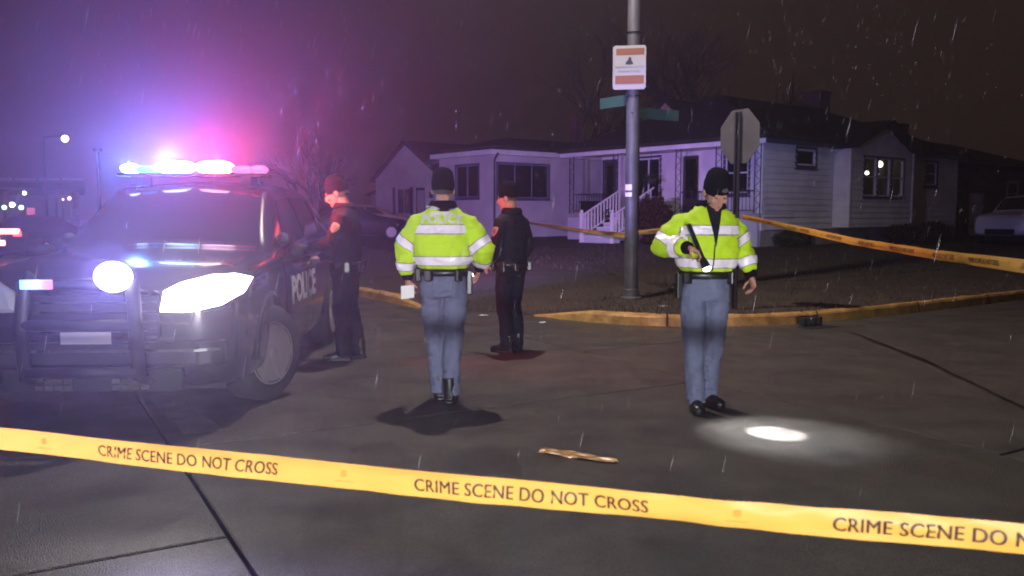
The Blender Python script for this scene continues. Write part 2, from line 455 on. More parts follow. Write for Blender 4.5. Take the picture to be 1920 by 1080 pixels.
m = MB(); bt = vp(1185, 211, P0.y-.12)-P0; m.ell((bt.x, bt.y, bt.z), (.018, .012, .014)); m.build('bolt', 'chrome', pole, smooth=True)
# reflective sleeves on the pole
for (ya, yb) in ((346, 357), (361, 369)):
    z0 = (vp(1183, yb, P0.y)-P0).z; z1 = (vp(1183, ya, P0.y)-P0).z; r = .117
    mm = MB(); mm.grid(lambda i, j: (math.cos(math.radians(190+70*i))*r, math.sin(math.radians(190+70*i))*r, z0+(z1-z0)*j), 9, 2); mm.build('reflective_band', 'reflective', pole)

def rrect(w, h, r, n=4):
    pts = []
    for cx, cy_, a0 in ((w/2-r, h/2-r, 0), (-w/2+r, h/2-r, 90), (-w/2+r, -h/2+r, 180), (w/2-r, -h/2+r, 270)):
        for k in range(n+1):
            a = math.radians(a0+90*k/n); pts.append((cx+r*math.cos(a), cy_+r*math.sin(a)))
    return pts
c_ = vp(1180, 126.5, P0.y-.14)
ns = empty('neighborhood_watch_sign', c_, math.radians(-10), 'white neighbourhood watch sign with orange bands high on the lamp pole', 'sign')
sw, sh = .505, .665
m = MB(); m.prism(rrect(sw, sh, .04), 0, .008); m.build('panel', 'sign_white', ns)
def flat(parent, name, mt, x0, x1, z0, z1, y=-.003):
    mm = MB(); mm.box((x0, y, z0), (x1, y+.002, z1)); return mm.build(name, mt, parent)
flat(ns, 'band', 'sign_red', -.205, .225, .19, .29); flat(ns, 'band', 'sign_red', -.215, .225, -.25, -.12)
m = MB(); m.prism([(-.062, .05), (.0, .043), (.062, .05), (.048, .085), (.028, .11), (.032, .135), (.012, .16), (-.012, .15), (-.02, .115), (-.05, .085)], -.003, -.001)
m.build('emblem', 'sign_ink', ns)
for txt, z, s in (('NEIGHBORHOOD WATCH', 0.005, .042), ('PROGRAM IN FORCE', -.06, .042)):
    vs, fs = text_mesh(txt, s, .0008, xs=.86); m = MB(); m.add([(x, -.003, y+z) for x, y in vs], fs); m.build('lettering', 'sign_grey', ns, fix=False)
# street name blades
for (px0, py0, px1, py1, ang, nm, side) in ((1197, 211, 1268, 216, 30, 'dim green street name blade reaching right from the lamp pole', 1), (1172, 186, 1140, 190, 128, 'dim green street name blade reaching left from the lamp pole', -1)):
    a = math.radians(ang); dd = Vector((math.cos(a), math.sin(a), 0)); z = vp(px0, py0, P0.y).z
    st = Vector((P0.x, P0.y, z))+dd*.125
    e = empty('street_name_sign', st, a, nm, 'street sign')
    L_ = .80 if side > 0 else .62
    m = MB(); m.box((0, -.004, -.085), (L_, .004, .085)); m.build('blade', 'sign_green', e, bevel=.003)
    m = MB(); m.box((-.10, -.02, -.05), (.03, .02, -.02)); m.box((-.10, -.02, .02), (.03, .02, .05)); m.build('bracket', 'galv', e)

# stop sign seen from behind
sp = gp(1388, 580, .16); sp = Vector((sp.x, sp.y+.25, 0)); sp.z = lawn_z(sp)
ss = empty('stop_sign', sp, math.radians(-60), 'back of an octagonal stop sign on a dark post behind the kerb', 'stop sign')
zc = vp(1390, 256, sp.y).z-sp.z
m = MB(); R_ = .375/math.cos(math.pi/8)
oc = [(R_*math.cos(math.pi/8+k*math.pi/4), zc+R_*math.sin(math.pi/8+k*math.pi/4)) for k in range(8)]
m.prism(oc, 0, .004); m.build('panel', 'sign_back', ss)
oc2 = [(x*.985, zc+(z-zc)*.985) for x, z in oc]
m = MB(); m.prism(oc2, .0055, .007); f_ = m.build('stop_face', mat('stop_red', (.5, .02, .02), .5), ss)
vs, fs = text_mesh('STOP', .27, .004); m = MB(); m.add([(-x, .009, y+zc) for x, y in vs], fs); m.build('lettering', 'sign_white', ss, fix=False)
m = MB()
for x0, x1, y0, y1 in ((-.035, .035, -.012, -.006), (-.035, -.028, -.045, -.012), (.028, .035, -.045, -.012), (-.055, -.035, -.045, -.039), (.035, .055, -.045, -.039)):
    m.box((x0, y0, -.3), (x1, y1, zc+.34))
m.build('post', 'iron', ss)
for dz in (-.2, .2):
    m = MB(); m.lathe([(.012, -.05), (.012, -.044)], (0, 0, zc+dz), 'y', 8); m.build('bolt', 'chrome', ss)
# ================================================================== HOUSES
class Face:
    """a wall plane of a house in the house's local frame; side: normal -y, front: normal -x"""
    def __init__(s, h, kind, off): s.h = h; s.k = kind; s.o = off
    def P(s, a, d, z): return (a, s.o-d, z) if s.k == 'side' else (s.o-d, a, z)
    def box(s, m, a0, a1, d0, d1, z0, z1):
        p, q = s.P(a0, d0, z0), s.P(a1, d1, z1)
        return m.box([min(x, y) for x, y in zip(p, q)], [max(x, y) for x, y in zip(p, q)])
def spans(a0, a1, z0, z1, ops):
    iv = [(a0, a1)]
    for (b0, b1, c0, c1) in ops:
        if c1 <= z0+1e-6 or c0 >= z1-1e-6: continue
        nv = []
        for (l, r) in iv:
            if b1 <= l or b0 >= r: nv.append((l, r)); continue
            if b0 > l: nv.append((l, b0))
            if b1 < r: nv.append((b1, r))
        iv = nv
    return [i for i in iv if i[1]-i[0] > .02]
def wall(F, a0, a1, z0, z1, ops=(), m_back='siding', boards=True, row=.2, th=.1, name='wall', m_board='siding'):
    m = MB(); zs = sorted({z0, z1} | {min(max(z, z0), z1) for o in ops for z in o[2:]})
    for c0, c1 in zip(zs, zs[1:]):
        if c1-c0 < 1e-4: continue
        for l, r in spans(a0, a1, c0, c1, ops): F.box(m, l, r, -th, 0, c0, c1)
    w = m.build(name, m_back, F.h)
    if boards:
        n = max(1, round((z1-z0)/row)); h = (z1-z0)/n
        for k in range(n):
            c0 = z0+k*h; c1 = c0+h
            for l, r in spans(a0, a1, c0+.03, c1-.03, ops):
                mm = MB(); P = F.P
                mm.add([P(l, .003, c0), P(r, .003, c0), P(l, .048, c0), P(r, .048, c0), P(l, .003, c1), P(r, .003, c1), P(l, .008, c1), P(r, .008, c1)],
                       [(0, 1, 3, 2), (2, 3, 7, 6), (4, 6, 7, 5), (0, 2, 6, 4), (1, 5, 7, 3), (0, 4, 5, 1)])
                mm.build('siding_board', m_board, w)
    return w
def window(F, r, nx=1, ny=2, trim='trim_dark', sash='trim', tw=.07, room='room', name='window', proud=.045):
    a0, a1, z0, z1 = r; m = MB()
    for q in ((a0-tw, a1+tw, z1, z1+tw), (a0-tw, a1+tw, z0-tw, z0), (a0-tw, a0, z0, z1), (a1, a1+tw, z0, z1)):
        F.box(m, q[0], q[1], -.06, proud, q[2], q[3])
    w = m.build(name, trim, F.h)
    m = MB(); sw = .05
    for q in ((a0, a1, z1-sw, z1), (a0, a1, z0, z0+sw), (a0, a0+sw, z0+sw, z1-sw), (a1-sw, a1, z0+sw, z1-sw)): F.box(m, q[0], q[1], -.05, .012, q[2], q[3])
    for i in range(1, nx): x = a0+(a1-a0)*i/nx; F.box(m, x-.022, x+.022, -.048, .010, z0+sw, z1-sw)
    for j in range(1, ny): z = z0+(z1-z0)*j/ny; F.box(m, a0+sw, a1-sw, -.046, .008, z-.022, z+.022)
    m.build('sash', sash, w)
    for i in range(nx):
        for j in range(ny):
            mm = MB(); F.box(mm, a0+(a1-a0)*i/nx+.015, a0+(a1-a0)*(i+1)/nx-.015, -.03, -.024, z0+(z1-z0)*j/ny+.015, z0+(z1-z0)*(j+1)/ny-.015)
            mm.build('pane', 'glass_dark' if room != 'lit' else GLASS, w)
    mm = MB(); F.box(mm, a0-tw-.02, a1+tw+.02, -.02, .085, z0-tw-.05, z0-tw-.003); mm.build('sill', trim, w)
    if room != 'lit':
        mm = MB(); F.box(mm, a0+.003, a1-.003, -.14, -.13, z0+.003, z1-.003); mm.build('back_panel', room, w)  # dark room tone on this panel stands in for the unlit interior
    return w
def clear_glass():
    m = bpy.data.materials.new('window_glass'); m.use_nodes = True; N = m.node_tree.nodes; L = m.node_tree.links
    t = N.new('ShaderNodeBsdfTransparent'); t.inputs[0].default_value = (.85, .85, .85, 1); g = N.new('ShaderNodeBsdfGlossy'); g.inputs['Roughness'].default_value = .05
    mix = N.new('ShaderNodeMixShader'); mix.inputs[0].default_value = .07; L.new(t.outputs[0], mix.inputs[1]); L.new(g.outputs[0], mix.inputs[2])
    L.new(mix.outputs[0], N['Material Output'].inputs[0]); return m
GLASS = clear_glass()
def hip_roof(h, x0, x1, y0, y1, z, xa, xb, ya, yb, zr, th=.14, name='roof'):
    m = MB(); lo = [(x0, y0), (x1, y0), (x1, y1), (x0, y1)]
    m.add([(x, y, z-th) for x, y in lo]+[(x, y, z) for x, y in lo]+[(xa, ya, zr), (xb, yb, zr)],
          [(0, 1, 2, 3), (0, 1, 5, 4), (1, 2, 6, 5), (2, 3, 7, 6), (3, 0, 4, 7), (4, 5, 9, 8), (5, 6, 9), (6, 7, 8, 9), (7, 4, 8)])
    return m.build(name, 'roof', h)
def door(F, r, col='trim', glass='glass_dark', tw=.10):
    a0, a1, z0, z1 = r; m = MB()
    for q in ((a0-tw, a1+tw, z1, z1+tw), (a0-tw, a0, z0, z1), (a1, a1+tw, z0, z1)): F.box(m, q[0], q[1], -.06, .05, q[2], q[3])
    d = m.build('door', col, F.h)
    mm = MB(); F.box(mm, a0+.003, a1-.003, -.05, -.01, z0+.003, z1-.003); mm.build('door_leaf', 'wood_dark', d)
    mm = MB(); F.box(mm, a0+.12, a1-.12, -.008, -.004, z0+.55, z1-.15); mm.build('pane', glass, d)
    mm = MB(); c = F.P(a0+.07, .03, z0+1.0); mm.ell(c, (.03, .03, .03)); mm.build('handle', 'chrome', d, smooth=True)
    return d

HA = math.radians(39.5)
# ---- white corner house with porch, bay and lit window
hc0 = vp(1430, 262, 27); HC = empty('corner_house', (hc0.x, hc0.y, 0), HA, 'white clapboard corner house with porch and lit bay window', 'house')
LX, LY, EZ, FZ, PF = 13.8, 8.75, 3.80, .98, 1.5
Fs = Face(HC, 'side', 0.0); Ff = Face(HC, 'front', 1.8); Fp = Face(HC, 'front', 0.0)
bw = [(1.95, 3.11, .38, .94), (11.0, 11.95, .38, .94)]
wall(Fs, 0, LX, 0.1, FZ, bw, 'foundation', False, name='foundation')
for r in bw: window(Fs, (r[0]+.05, r[1]-.05, r[2]+.02, r[3]-.02), 1, 1, 'trim_dark', 'trim_dark', .04, name='basement_window')
so = [(1.9, 3.0, 3.08, 3.60), (11.0, 11.95, 2.62, 3.52), (4.15, 8.75, 1.12, 3.9)]
wall(Fs, .12, LX-.1, FZ, EZ, so)
window(Fs, so[0], 1, 1, tw=.10); window(Fs, so[1], 1, 2, tw=.10)
for a0, a1 in ((-.02, .12), (LX-.1, LX+.02)):
    m = MB(); Fs.box(m, a0, a1, -.12, .035, FZ-.02, EZ); m.build('corner_board', 'trim', HC)
# bay
FB = Face(HC, 'side', -.6); bo = [(5.1, 6.0, 2.1, 3.45), (6.09, 6.98, 2.1, 3.45), (7.07, 7.97, 2.1, 3.45)]
wall(FB, 4.25, 8.65, 1.14, EZ-.1, bo, name='bay_wall')
for r in bo: window(FB, r, 1, 2, 'trim_dark', 'trim', .045, room='lit')
FBL = Face(HC, 'front', 4.22)
wall(FBL, -.60, 0, 1.14, EZ-.1, (), name='bay_side_wall', m_board='trim')
m = MB(); m.box((8.56, -.59, 1.14), (8.66, 0, EZ-.1)); m.build('bay_side_wall', 'siding', HC)
m = MB(); m.box((4.2, -.63, 1.02), (8.7, -.01, 1.138)); m.build('bay_floor', 'trim', HC)
for a0 in (4.16, 8.62):
    m = MB(); m.box((a0, -.655, 1.14), (a0+.1, -.56, EZ-.1)); m.build('corner_board', 'trim', HC)
# gable over the bay: boards, roof
gx, gz, ex0, ex1 = 6.5, 4.72, 4.0, 9.0
gb = MB(); gb.prism([(4.3, EZ-.1), (8.6, EZ-.1), (gx, gz-.12)], -.58, -.50); gw = gb.build('bay_gable', 'siding', HC)
nrow = 5
for k in range(nrow):
    z0 = EZ-.1+k*.2; f = lambda z: (gz-.12-z)/(gz-.12-EZ+.1)
    if f(z0+.2) <= .05: continue
    l0, r0, l1, r1 = gx-2.2*f(z0), gx+2.1*f(z0), gx-2.2*f(z0+.2), gx+2.1*f(z0+.2)
    mm = MB(); mm.add([(l0, -.583, z0), (r0, -.583, z0), (l0, -.606, z0), (r0, -.606, z0), (l1, -.583, z0+.2), (r1, -.583, z0+.2), (l1, -.588, z0+.2), (r1, -.588, z0+.2)],
        [(0, 1, 3, 2), (2, 3, 7, 6), (4, 6, 7, 5), (0, 2, 6, 4), (1, 5, 7, 3), (0, 4, 5, 1)]); mm.build('siding_board', 'siding', gw)
m = MB()
for s, xe in ((-1, ex0), (1, ex1)):
    zt = EZ+.02
    m.add([(xe, -.95, zt-.02), (gx, -.95, gz+.06), (gx, 3.2, gz+.06), (xe, 3.2, zt-.02), (xe, -.95, zt-.14), (gx, -.95, gz-.07), (gx, 3.2, gz-.07), (xe, 3.2, zt-.14)],
          [(0, 1, 2, 3), (4, 5, 6, 7), (0, 1, 5, 4), (1, 2, 6, 5), (2, 3, 7, 6), (3, 0, 4, 7)])
br = m.build('bay_roof', 'roof', HC)
# room behind the bay window with two lamps
m = MB(); m.box((4.3, 1.6, 1.2), (8.6, 1.7, 3.7)); m.box((4.3, -.45, 1.16), (8.6, 1.6, 1.2)); m.box((4.3, -.5, 3.68), (8.6, 1.6, 3.70)); m.box((8.5, -.4, 1.2), (8.55, 1.6, 3.68)); m.box((4.3, -.4, 1.2), (4.35, 1.6, 3.68))
m.build('bay_room', 'room', HC)
for (a, z, r, em, rel) in ((8.05, 3.34, .115, 'bulb', .35), (6.95, 2.98, .07, 'bulb', .25)):
    e = empty('room_lamp', HC.matrix_basis @ Vector((a, rel, z)), 0, 'large round glowing lamp behind the bay window' if r > .1 else 'small glowing lamp behind the middle bay pane', 'lamp')
    m = MB(); m.ell((0, 0, 0), (r, r, r)); m.build('globe', em, e, smooth=True)
    m = MB(); m.tube([(0, 0, r*.9), (0, 0, 3.68-z)], .012, 6); m.build('cord', 'iron', e)
for a in (5.12, 6.75, 7.1):
    m = MB(); m.grid(lambda i, j: (a+.28*i*(1-.3*j), -.50+.02*math.sin(i*18), 3.44-1.3*j), 12, 6); m.build('curtain', 'curtain', HC)
# front wall behind the porch
fo = [(3.85, 4.60, PF, 3.62), (1.75, 2.70, 2.2, 3.6), (5.7, 6.85, 2.1, 3.6), (8.0, 8.6, PF, 3.55)]
wall(Ff, 0.1, LY, PF, EZ, fo)
door(Ff, fo[0], 'trim'); window(Ff, fo[1], 1, 2, tw=.09); window(Ff, fo[2], 2, 1, tw=.09, room='curtain'); door(Ff, fo[3], 'trim_dark')
m = MB(); m.box((-.12, -.03, PF-.16), (1.8, LY+.05, PF)); pf_ = m.build('porch_floor', 'foundation', HC)
for k in range(12):
    m = MB(); m.box((-.14, .02+k*.728, .2), (-.02, .02+k*.728+.70, PF-.17)); m.build('skirt_panel', 'dirty_white', HC)
m = MB(); m.box((-.28, -.30, EZ-.13), (-.22, LY+.3, EZ+.13)); m.build('fascia', 'trim', HC)
m = MB(); m.box((-.27, -.33, EZ-.12), (LX+.25, -.27, EZ+.12)); m.build('fascia', 'trim_dark', HC)
m = MB(); m.box((-.22, -.02, EZ-.05), (1.8, LY+.25, EZ-.02)); m.build('porch_ceiling', 'trim', HC)
m = MB(); m.box((LX-.1, .1, .1), (LX-.02, LY, EZ)); m.box((1.85, LY-.1, .1), (LX-.1, LY-.02, EZ)); m.build('rear_wall', 'siding', HC)
m = MB(); m.box((.1, .1, .1), (.2, LY, PF-.2)); m.build('foundation', 'foundation', HC)
# iron lattice posts and rails of the porch
for y in (.12, 1.62, 3.3, 6.25, 8.6):
    m = MB()
    for s in (-.11, .11): m.box((-.06, y+s-.012, PF), (-.035, y+s+.012, EZ-.06))
    for k in range(11):
        z = PF+.06+k*.195; s = 1 if k % 2 else -1
        m.tube([(-.0475, y-s*.10, z), (-.0475, y+s*.10, z+.18)], .009, 5)
    m.build('porch_post', 'iron', HC)
def rail(y0, y1):
    m = MB(); m.box((-.065, y0, PF+.70), (-.03, y1, PF+.74)); r = m.build('porch_rail', 'iron', HC); m = MB(); m.box((-.06, y0, PF+.08), (-.035, y1, PF+.11)); m.build('lower_rail', 'iron', r)
    n = int((y1-y0)/.13)
    for k in range(1, n):
        y = y0+(y1-y0)*k/n; mm = MB(); mm.box((-.055, y-.009, PF+.11), (-.04, y+.009, PF+.70)); mm.build('baluster', 'iron', r)
rail(.25, 1.5); rail(1.75, 3.2); rail(6.4, 8.45)
# steps and their white rails
SY0, SY1, SX = 4.35, 5.85, -2.15
st = MB(); st.box((SX, SY0, .1), (SX+.02, SY1, .2)); stp = st.build('steps', 'foundation', HC)
for k in range(6):
    z1 = .58+(PF-.58)*(k+1)/6-.02; x0 = SX+.02+k*.34
    m = MB(); m.box((x0, SY0, .1), (-.15, SY1, z1-.04)) if False else m.box((x0, SY0+.03, max(.1, z1-.3)), (x0+.36, SY1-.03, z1-.042)); m.build('riser', 'dirty_white', stp)
    m = MB(); m.box((x0-.03, SY0, z1-.04), (x0+.345, SY1, z1)); m.build('tread', 'trim', stp)
for y in (SY0, SY1):
    zb, zt = .50, PF
    m = MB(); m.box((SX-.08, y-.055, .25), (SX+.04, y+.055, 1.52)); m.build('newel_post', 'trim', HC, bevel=.01)
    m = MB(); m.ell((SX-.02, y, 1.57), (.06, .06, .06)); m.build('newel_cap', 'trim', HC, smooth=True)
    sl = (PF+.9-1.42)/(-.1-SX)
    m = MB(); m.tube([(SX, y, 1.42), (-.1, y, PF+.90)], (.045, .035), 4); hr = m.build('step_rail', 'trim', HC)
    m = MB(); m.tube([(SX, y, .72), (-.1, y, PF+.16)], (.035, .03), 4); m.build('lower_rail', 'trim', hr)
    for k in range(1, 13):
        x = SX+(-.1-SX)*k/13; zl = .72+(PF+.16-.72)*k/13; zh = 1.42+sl*(x-SX)
        mm = MB(); mm.box((x-.02, y-.02, zl), (x+.02, y+.02, zh)); mm.build('baluster', 'trim', hr)
# roof, chimneys, little gable
RZ = 5.95
hip_roof(HC, -.32, LX+.35, -.36, LY+.36, EZ+.16, 3.6, 10.2, 4.37, 4.37, RZ)
def chimney(h, x, y, z0, z1, w=.36):
    m = MB(); m.box((x-w, y-w, z0), (x+w, y+w, z1-.12)); c = m.build('chimney', 'brick', h)
    m = MB(); m.box((x-w-.05, y-w-.05, z1-.12), (x+w+.05, y+w+.05, z1)); m.build('cap', 'brick', c)
chimney(HC, 11.6, 5.2, 4.6, 6.85, .42)
m = MB(); m.prism([(5.45, 5.0), (7.55, 5.0), (6.5, 5.85)], 3.0, 3.06, axis='x'); dm = m.build('dormer_gable', mat('dormer_red_lit', (.30, .16, .14), .8), HC)  # far gable peak built as dormer; its reddish lighting put into the colour
m = MB()
for ye in (5.3, 7.7):
    m.add([(2.85, ye, 4.92), (2.85, 6.5, 5.97), (5, 6.5, 5.97), (5, ye, 4.92), (2.85, ye, 4.83), (2.85, 6.5, 5.86), (5, 6.5, 5.86), (5, ye, 4.83)],
          [(0, 1, 2, 3), (4, 5, 6, 7), (0, 1, 5, 4), (1, 2, 6, 5), (2, 3, 7, 6), (3, 0, 4, 7)])
m.build('dormer_roof', 'roof', HC)
# things on the porch
def local(h, p): return h.matrix_basis @ Vector(p)
m = MB(); m.box((-.25, -.5, 0), (.25, .5, .42)); m.box((-.29, -.54, .42), (.29, .54, .47)); o = m.build('planter_box', 'plastic_black', None, bevel=.01)
o.location = local(HC, (.30, 7.7, PF)); o.rotation_euler = (0, 0, HA); tag(o, 'dark planter box at the far end of the white porch', 'planter')

# ---- low white house with a three-pane window
hb0 = vp(925, 290, 35.5); HB = empty('flat_house', (hb0.x, hb0.y, 0), HA, 'low pale house with three-pane window and dark downspout', 'house')
Bs = Face(HB, 'side', 0); Bf = Face(HB, 'front', 0); BE = hb0.z
o3 = (.2, 3.05, 2.14, 3.58); oL = (1.0, 2.6, 2.18, 3.55)
wall(Bs, 0, 8.5, .1, BE, [o3], 'stucco', False); wall(Bf, .1, 3.9, .1, BE, [oL], 'stucco', False)
window(Bs, o3, 3, 1, 'trim_dark', 'sign_grey', .05); window(Bf, oL, 2, 1, 'trim_dark', 'sign_grey', .06)
m = MB(); m.box((8.4, .1, .1), (8.5, 3.9, BE)); m.box((.1, 3.8, .1), (8.4, 3.9, BE)); m.build('rear_wall', 'stucco', HB)
m = MB(); m.box((-.3, -.3, BE), (8.8, -.26, BE+.2)); m.box((-.3, -.26, BE), (-.26, 4.2, BE+.2)); m.build('fascia', 'trim', HB)
m = MB(); m.box((-.26, -.26, BE+.002), (8.7, 4.1, BE+.03)); m.build('soffit', 'trim', HB)
hip_roof(HB, -.32, 8.8, -.32, 4.2, BE+.34, 2.2, 6.5, 2, 2, BE+.95)
m = MB(); m.tube([(-.02, -.34, BE+.05), (-.02, -.10, BE-.2), (-.02, -.08, .6)], .045, 8); m.build('downspout', 'trim_dark', HB)
m = MB(); Bs.box(m, 0, 8.5, .002, .05, .1, 1.0); m.build('foundation', 'dirty_white', HB)
chimney(HB, 7.6, 3.0, BE+.2, BE+2.35, .22)

# ---- white gabled house further down the side street
ha0 = vp(826, 312, 47); HAo = empty('gabled_house', (ha0.x, ha0.y, 0), HA, 'white gabled house far down the side street', 'house')
Af = Face(HAo, 'front', 0); GW = 6.9; AE = 3.65; AP = 5.55
ao = [(1.5, 2.5, 1.0, 2.95), (3.0, 4.5, 1.45, 2.95)]
wall(Af, 0, GW, .1, AE, ao, 'siding', True, .24)
m = MB(); m.prism([(0, AE), (GW, AE), (GW/2, AP)], .02, .10, axis='x'); m.build('gable', 'siding', HAo)
door(Af, ao[0], 'trim', 'letter_white'); window(Af, ao[1], 2, 1, 'trim', 'trim', .08)
for a in (2.72, 4.62):
    m = MB(); Af.box(m, a, a+.26, .03, .06, 1.4, 3.0); m.build('shutter', 'trim_dark', HAo)
m = MB(); Af.box(m, .75, .95, .03, .12, 2.35, 2.7); m.build('wall_lantern', 'iron', HAo)
m = MB(); Af.box(m, .5, 1.1, .03, .20, 1.98, 2.06); m.build('letter_box', 'trim', HAo)
m = MB(); m.box((.1, 0, .1), (9, .08, AE)); m.box((.1, GW-.08, .1), (9, GW, AE)); m.build('side_wall', 'siding', HAo)
m = MB()
for ye in (-.3, GW+.3):
    m.add([(-.25, ye, AE-.15), (-.25, GW/2, AP+.12), (9, GW/2, AP+.12), (9, ye, AE-.15), (-.25, ye, AE-.27), (-.25, GW/2, AP-.02), (9, GW/2, AP-.02), (9, ye, AE-.27)],
          [(0, 1, 2, 3), (4, 5, 6, 7), (0, 1, 5, 4), (1, 2, 6, 5), (2, 3, 7, 6), (3, 0, 4, 7)])
m.build('roof', 'roof', HAo)
m = MB(); m.box((1.2, GW, .1), (6, GW+2.6, 2.7)); an = m.build('annex', 'stucco', HAo)
m = MB(); m.add([(.9, GW-.02, 3.25), (6.2, GW-.02, 3.25), (6.2, GW+2.9, 2.72), (.9, GW+2.9, 2.72), (.9, GW-.02, 3.12), (6.2, GW-.02, 3.12), (6.2, GW+2.9, 2.6), (.9, GW+2.9, 2.6)],
      [(0, 1, 2, 3), (4, 5, 6, 7), (0, 1, 5, 4), (1, 2, 6, 5), (2, 3, 7, 6), (3, 0, 4, 7)]); m.build('annex_roof', 'roof', an)
m = MB(); m.box((1.15, GW+.9, 1.0), (1.195, GW+2.0, 2.5)); m.build('annex_window', 'letter_white', an)

# ---- dark garage house at the right
hd0 = vp(1802, 300, 38); HD = empty('garage_house', (hd0.x, hd0.y, 0), HA, 'dark house with pale garage door beyond the corner house', 'house')
Ds = Face(HD, 'side', 0); DE = 3.55
go = [(.95, 2.45, .35, 2.45)]
wall(Ds, 0, 12, .1, DE, go, mat('wall_brown', (.13, .12, .115), .8, var=.2), False)
for i in range(2):
    for j in range(4):
        m = MB(); Ds.box(m, go[0][0]+.01+i*.75, go[0][0]+.74+i*.75, -.05, -.01, .36+j*.52, .36+j*.52+.50); m.build('garage_panel', 'paint_white', HD, bevel=.01)
m = MB()
for q in ((.85, .95, .35, 2.55), (2.45, 2.55, .35, 2.55), (.95, 2.45, 2.45, 2.55)): Ds.box(m, q[0], q[1], -.03, .04, q[2], q[3])
m.build('garage_frame', 'trim_dark', HD)
for a in (.5, 1.5, 2.9): window(Ds, (a, a+.75, 2.72, 3.0), 1, 1, 'trim_dark', 'trim_dark', .03)
window(Ds, (5.2, 6.4, 1.9, 3.0), 1, 2, 'trim', 'trim', .06)
m = MB(); m.box((0, .1, .1), (.1, 9, DE)); m.box((11.9, .1, .1), (12, 9, DE)); m.build('side_wall', 'siding', HD)
hip_roof(HD, -.4, 12.4, -.4, 9.2, DE+.15, 3, 9, 4.4, 4.4, 5.25)
chimney(HD, 3.2, 4.4, 4.6, 5.95, .3)
# gravel drive beside the garage is part of the dark lawn; a wheeled bin stands by the door
wb = vp(1876, 466, 33); wb.z = lawn_z(wb)-.02
bn = empty('wheeled_bin', wb, HA, 'dark wheeled bin standing in front of the pale garage door', 'bin')
m = MB(); m.add([(-.24, -.26, .08), (.24, -.26, .08), (.24, .26, .08), (-.24, .26, .08), (-.31, -.34, 1.05), (.31, -.34, 1.05), (.31, .34, 1.05), (-.31, .34, 1.05)],
      [(0, 3, 2, 1), (4, 5, 6, 7), (0, 1, 5, 4), (1, 2, 6, 5), (2, 3, 7, 6), (3, 0, 4, 7)]); m.build('bin_body', 'lid', bn, bevel=.03)
m = MB(); m.prism([(-.36, 1.06), (.33, 1.06), (.33, 1.12), (.1, 1.18), (-.36, 1.13)], -.33, .33, axis='x'); m.build('lid', 'lid', bn, bevel=.02)
for s in (-.28, .28):
    m = MB(); m.lathe([(.10, -.03), (.12, -.02), (.12, .02), (.10, .03)], (s, .28, .12), 'x', 16); m.build('wheel', 'tyre', bn)

# ---- shrubs, trees
def shrub(name, loc, r, n, leaf, lm, label, seed, stems=True, core=.0):
    e = empty(name, loc, 0, label, 'shrub'); q = random.Random(seed); m = MB()
    for k in range(n):
        while 1:
            d = Vector((q.uniform(-1, 1), q.uniform(-1, 1), q.uniform(-1, 1)))
            if d.length <= 1 and d.length > .35+.25*noise.noise(d*2.3+Vector((seed, 0, 0))): break
        f = 1+.28*noise.noise(d.normalized()*2.2+Vector((seed, 3, 1)))
        c = Vector((d.x*r[0]*f, d.y*r[1]*f, r[2]+d.z*r[2]*f))
        a = Vector((q.gauss(0, 1), q.gauss(0, 1), q.gauss(0, 1))).normalized(); b = a.orthogonal().normalized(); s = leaf*q.uniform(.6, 1.3)
        m.add([c-a*s, c+b*s*.45, c+a*s, c-b*s*.45], [(0, 1, 2, 3)])
    m.build('foliage', lm, e, fix=False)
    m = MB()
    for k in range(6):
        d = Vector((q.uniform(-.6, .6)*r[0], q.uniform(-.6, .6)*r[1], r[2]*1.3)); m.tube([(0, 0, -.1), d*.5+Vector((q.gauss(0, .03), q.gauss(0, .03), 0)), d], [.02, .014, .006], 5)
    m.build('stem', 'bark', e); return e
def onlawn(x, y): p = Vector((x, y, 0)); return Vector((x, y, lawn_z(p)-.03))
p = local(HC, (-1.2, 3.35, 0)); shrub('round_shrub', onlawn(p.x, p.y), (.62, .62, .80), 3600, .07, 'leaf_red', 'rounded dark russet shrub beside the white porch steps', 11)
p = local(HC, (-.6, 2.2, 0)); shrub('porch_shrub', onlawn(p.x, p.y), (.55, .6, .62), 2600, .07, 'leaf_dark', 'low dark green shrub below the porch rail', 12)
p = local(HC, (-.75, 4.15, 0)); shrub('slim_shrub', onlawn(p.x, p.y), (.25, .25, .85), 1500, .06, 'leaf_green', 'slim evergreen at the foot of the porch beside the steps', 13)
p = local(HC, (-.9, 6.05, 0)); shrub('step_shrub', onlawn(p.x, p.y), (.3, .3, .75), 1500, .06, 'leaf_dark', 'narrow dark evergreen behind the white step rail', 17)
p = local(HC, (.9, -.5, 0)); shrub('low_shrub', onlawn(p.x, p.y), (.55, .4, .28), 1400, .06, 'leaf_dark', 'small low shrub at the corner of the clapboard wall', 14)
p = local(HC, (7.6, -1.1, 0)); shrub('wide_shrub', onlawn(p.x, p.y), (1.0, .5, .36), 2400, .06, 'leaf_dark', 'wide low shrub under the lit bay window', 15)
p = local(HC, (10.2, -.8, 0)); shrub('ragged_shrub', onlawn(p.x, p.y), (.7, .5, .40), 1600, .06, 'leaf_red', 'ragged shrub between bay and basement window', 16)
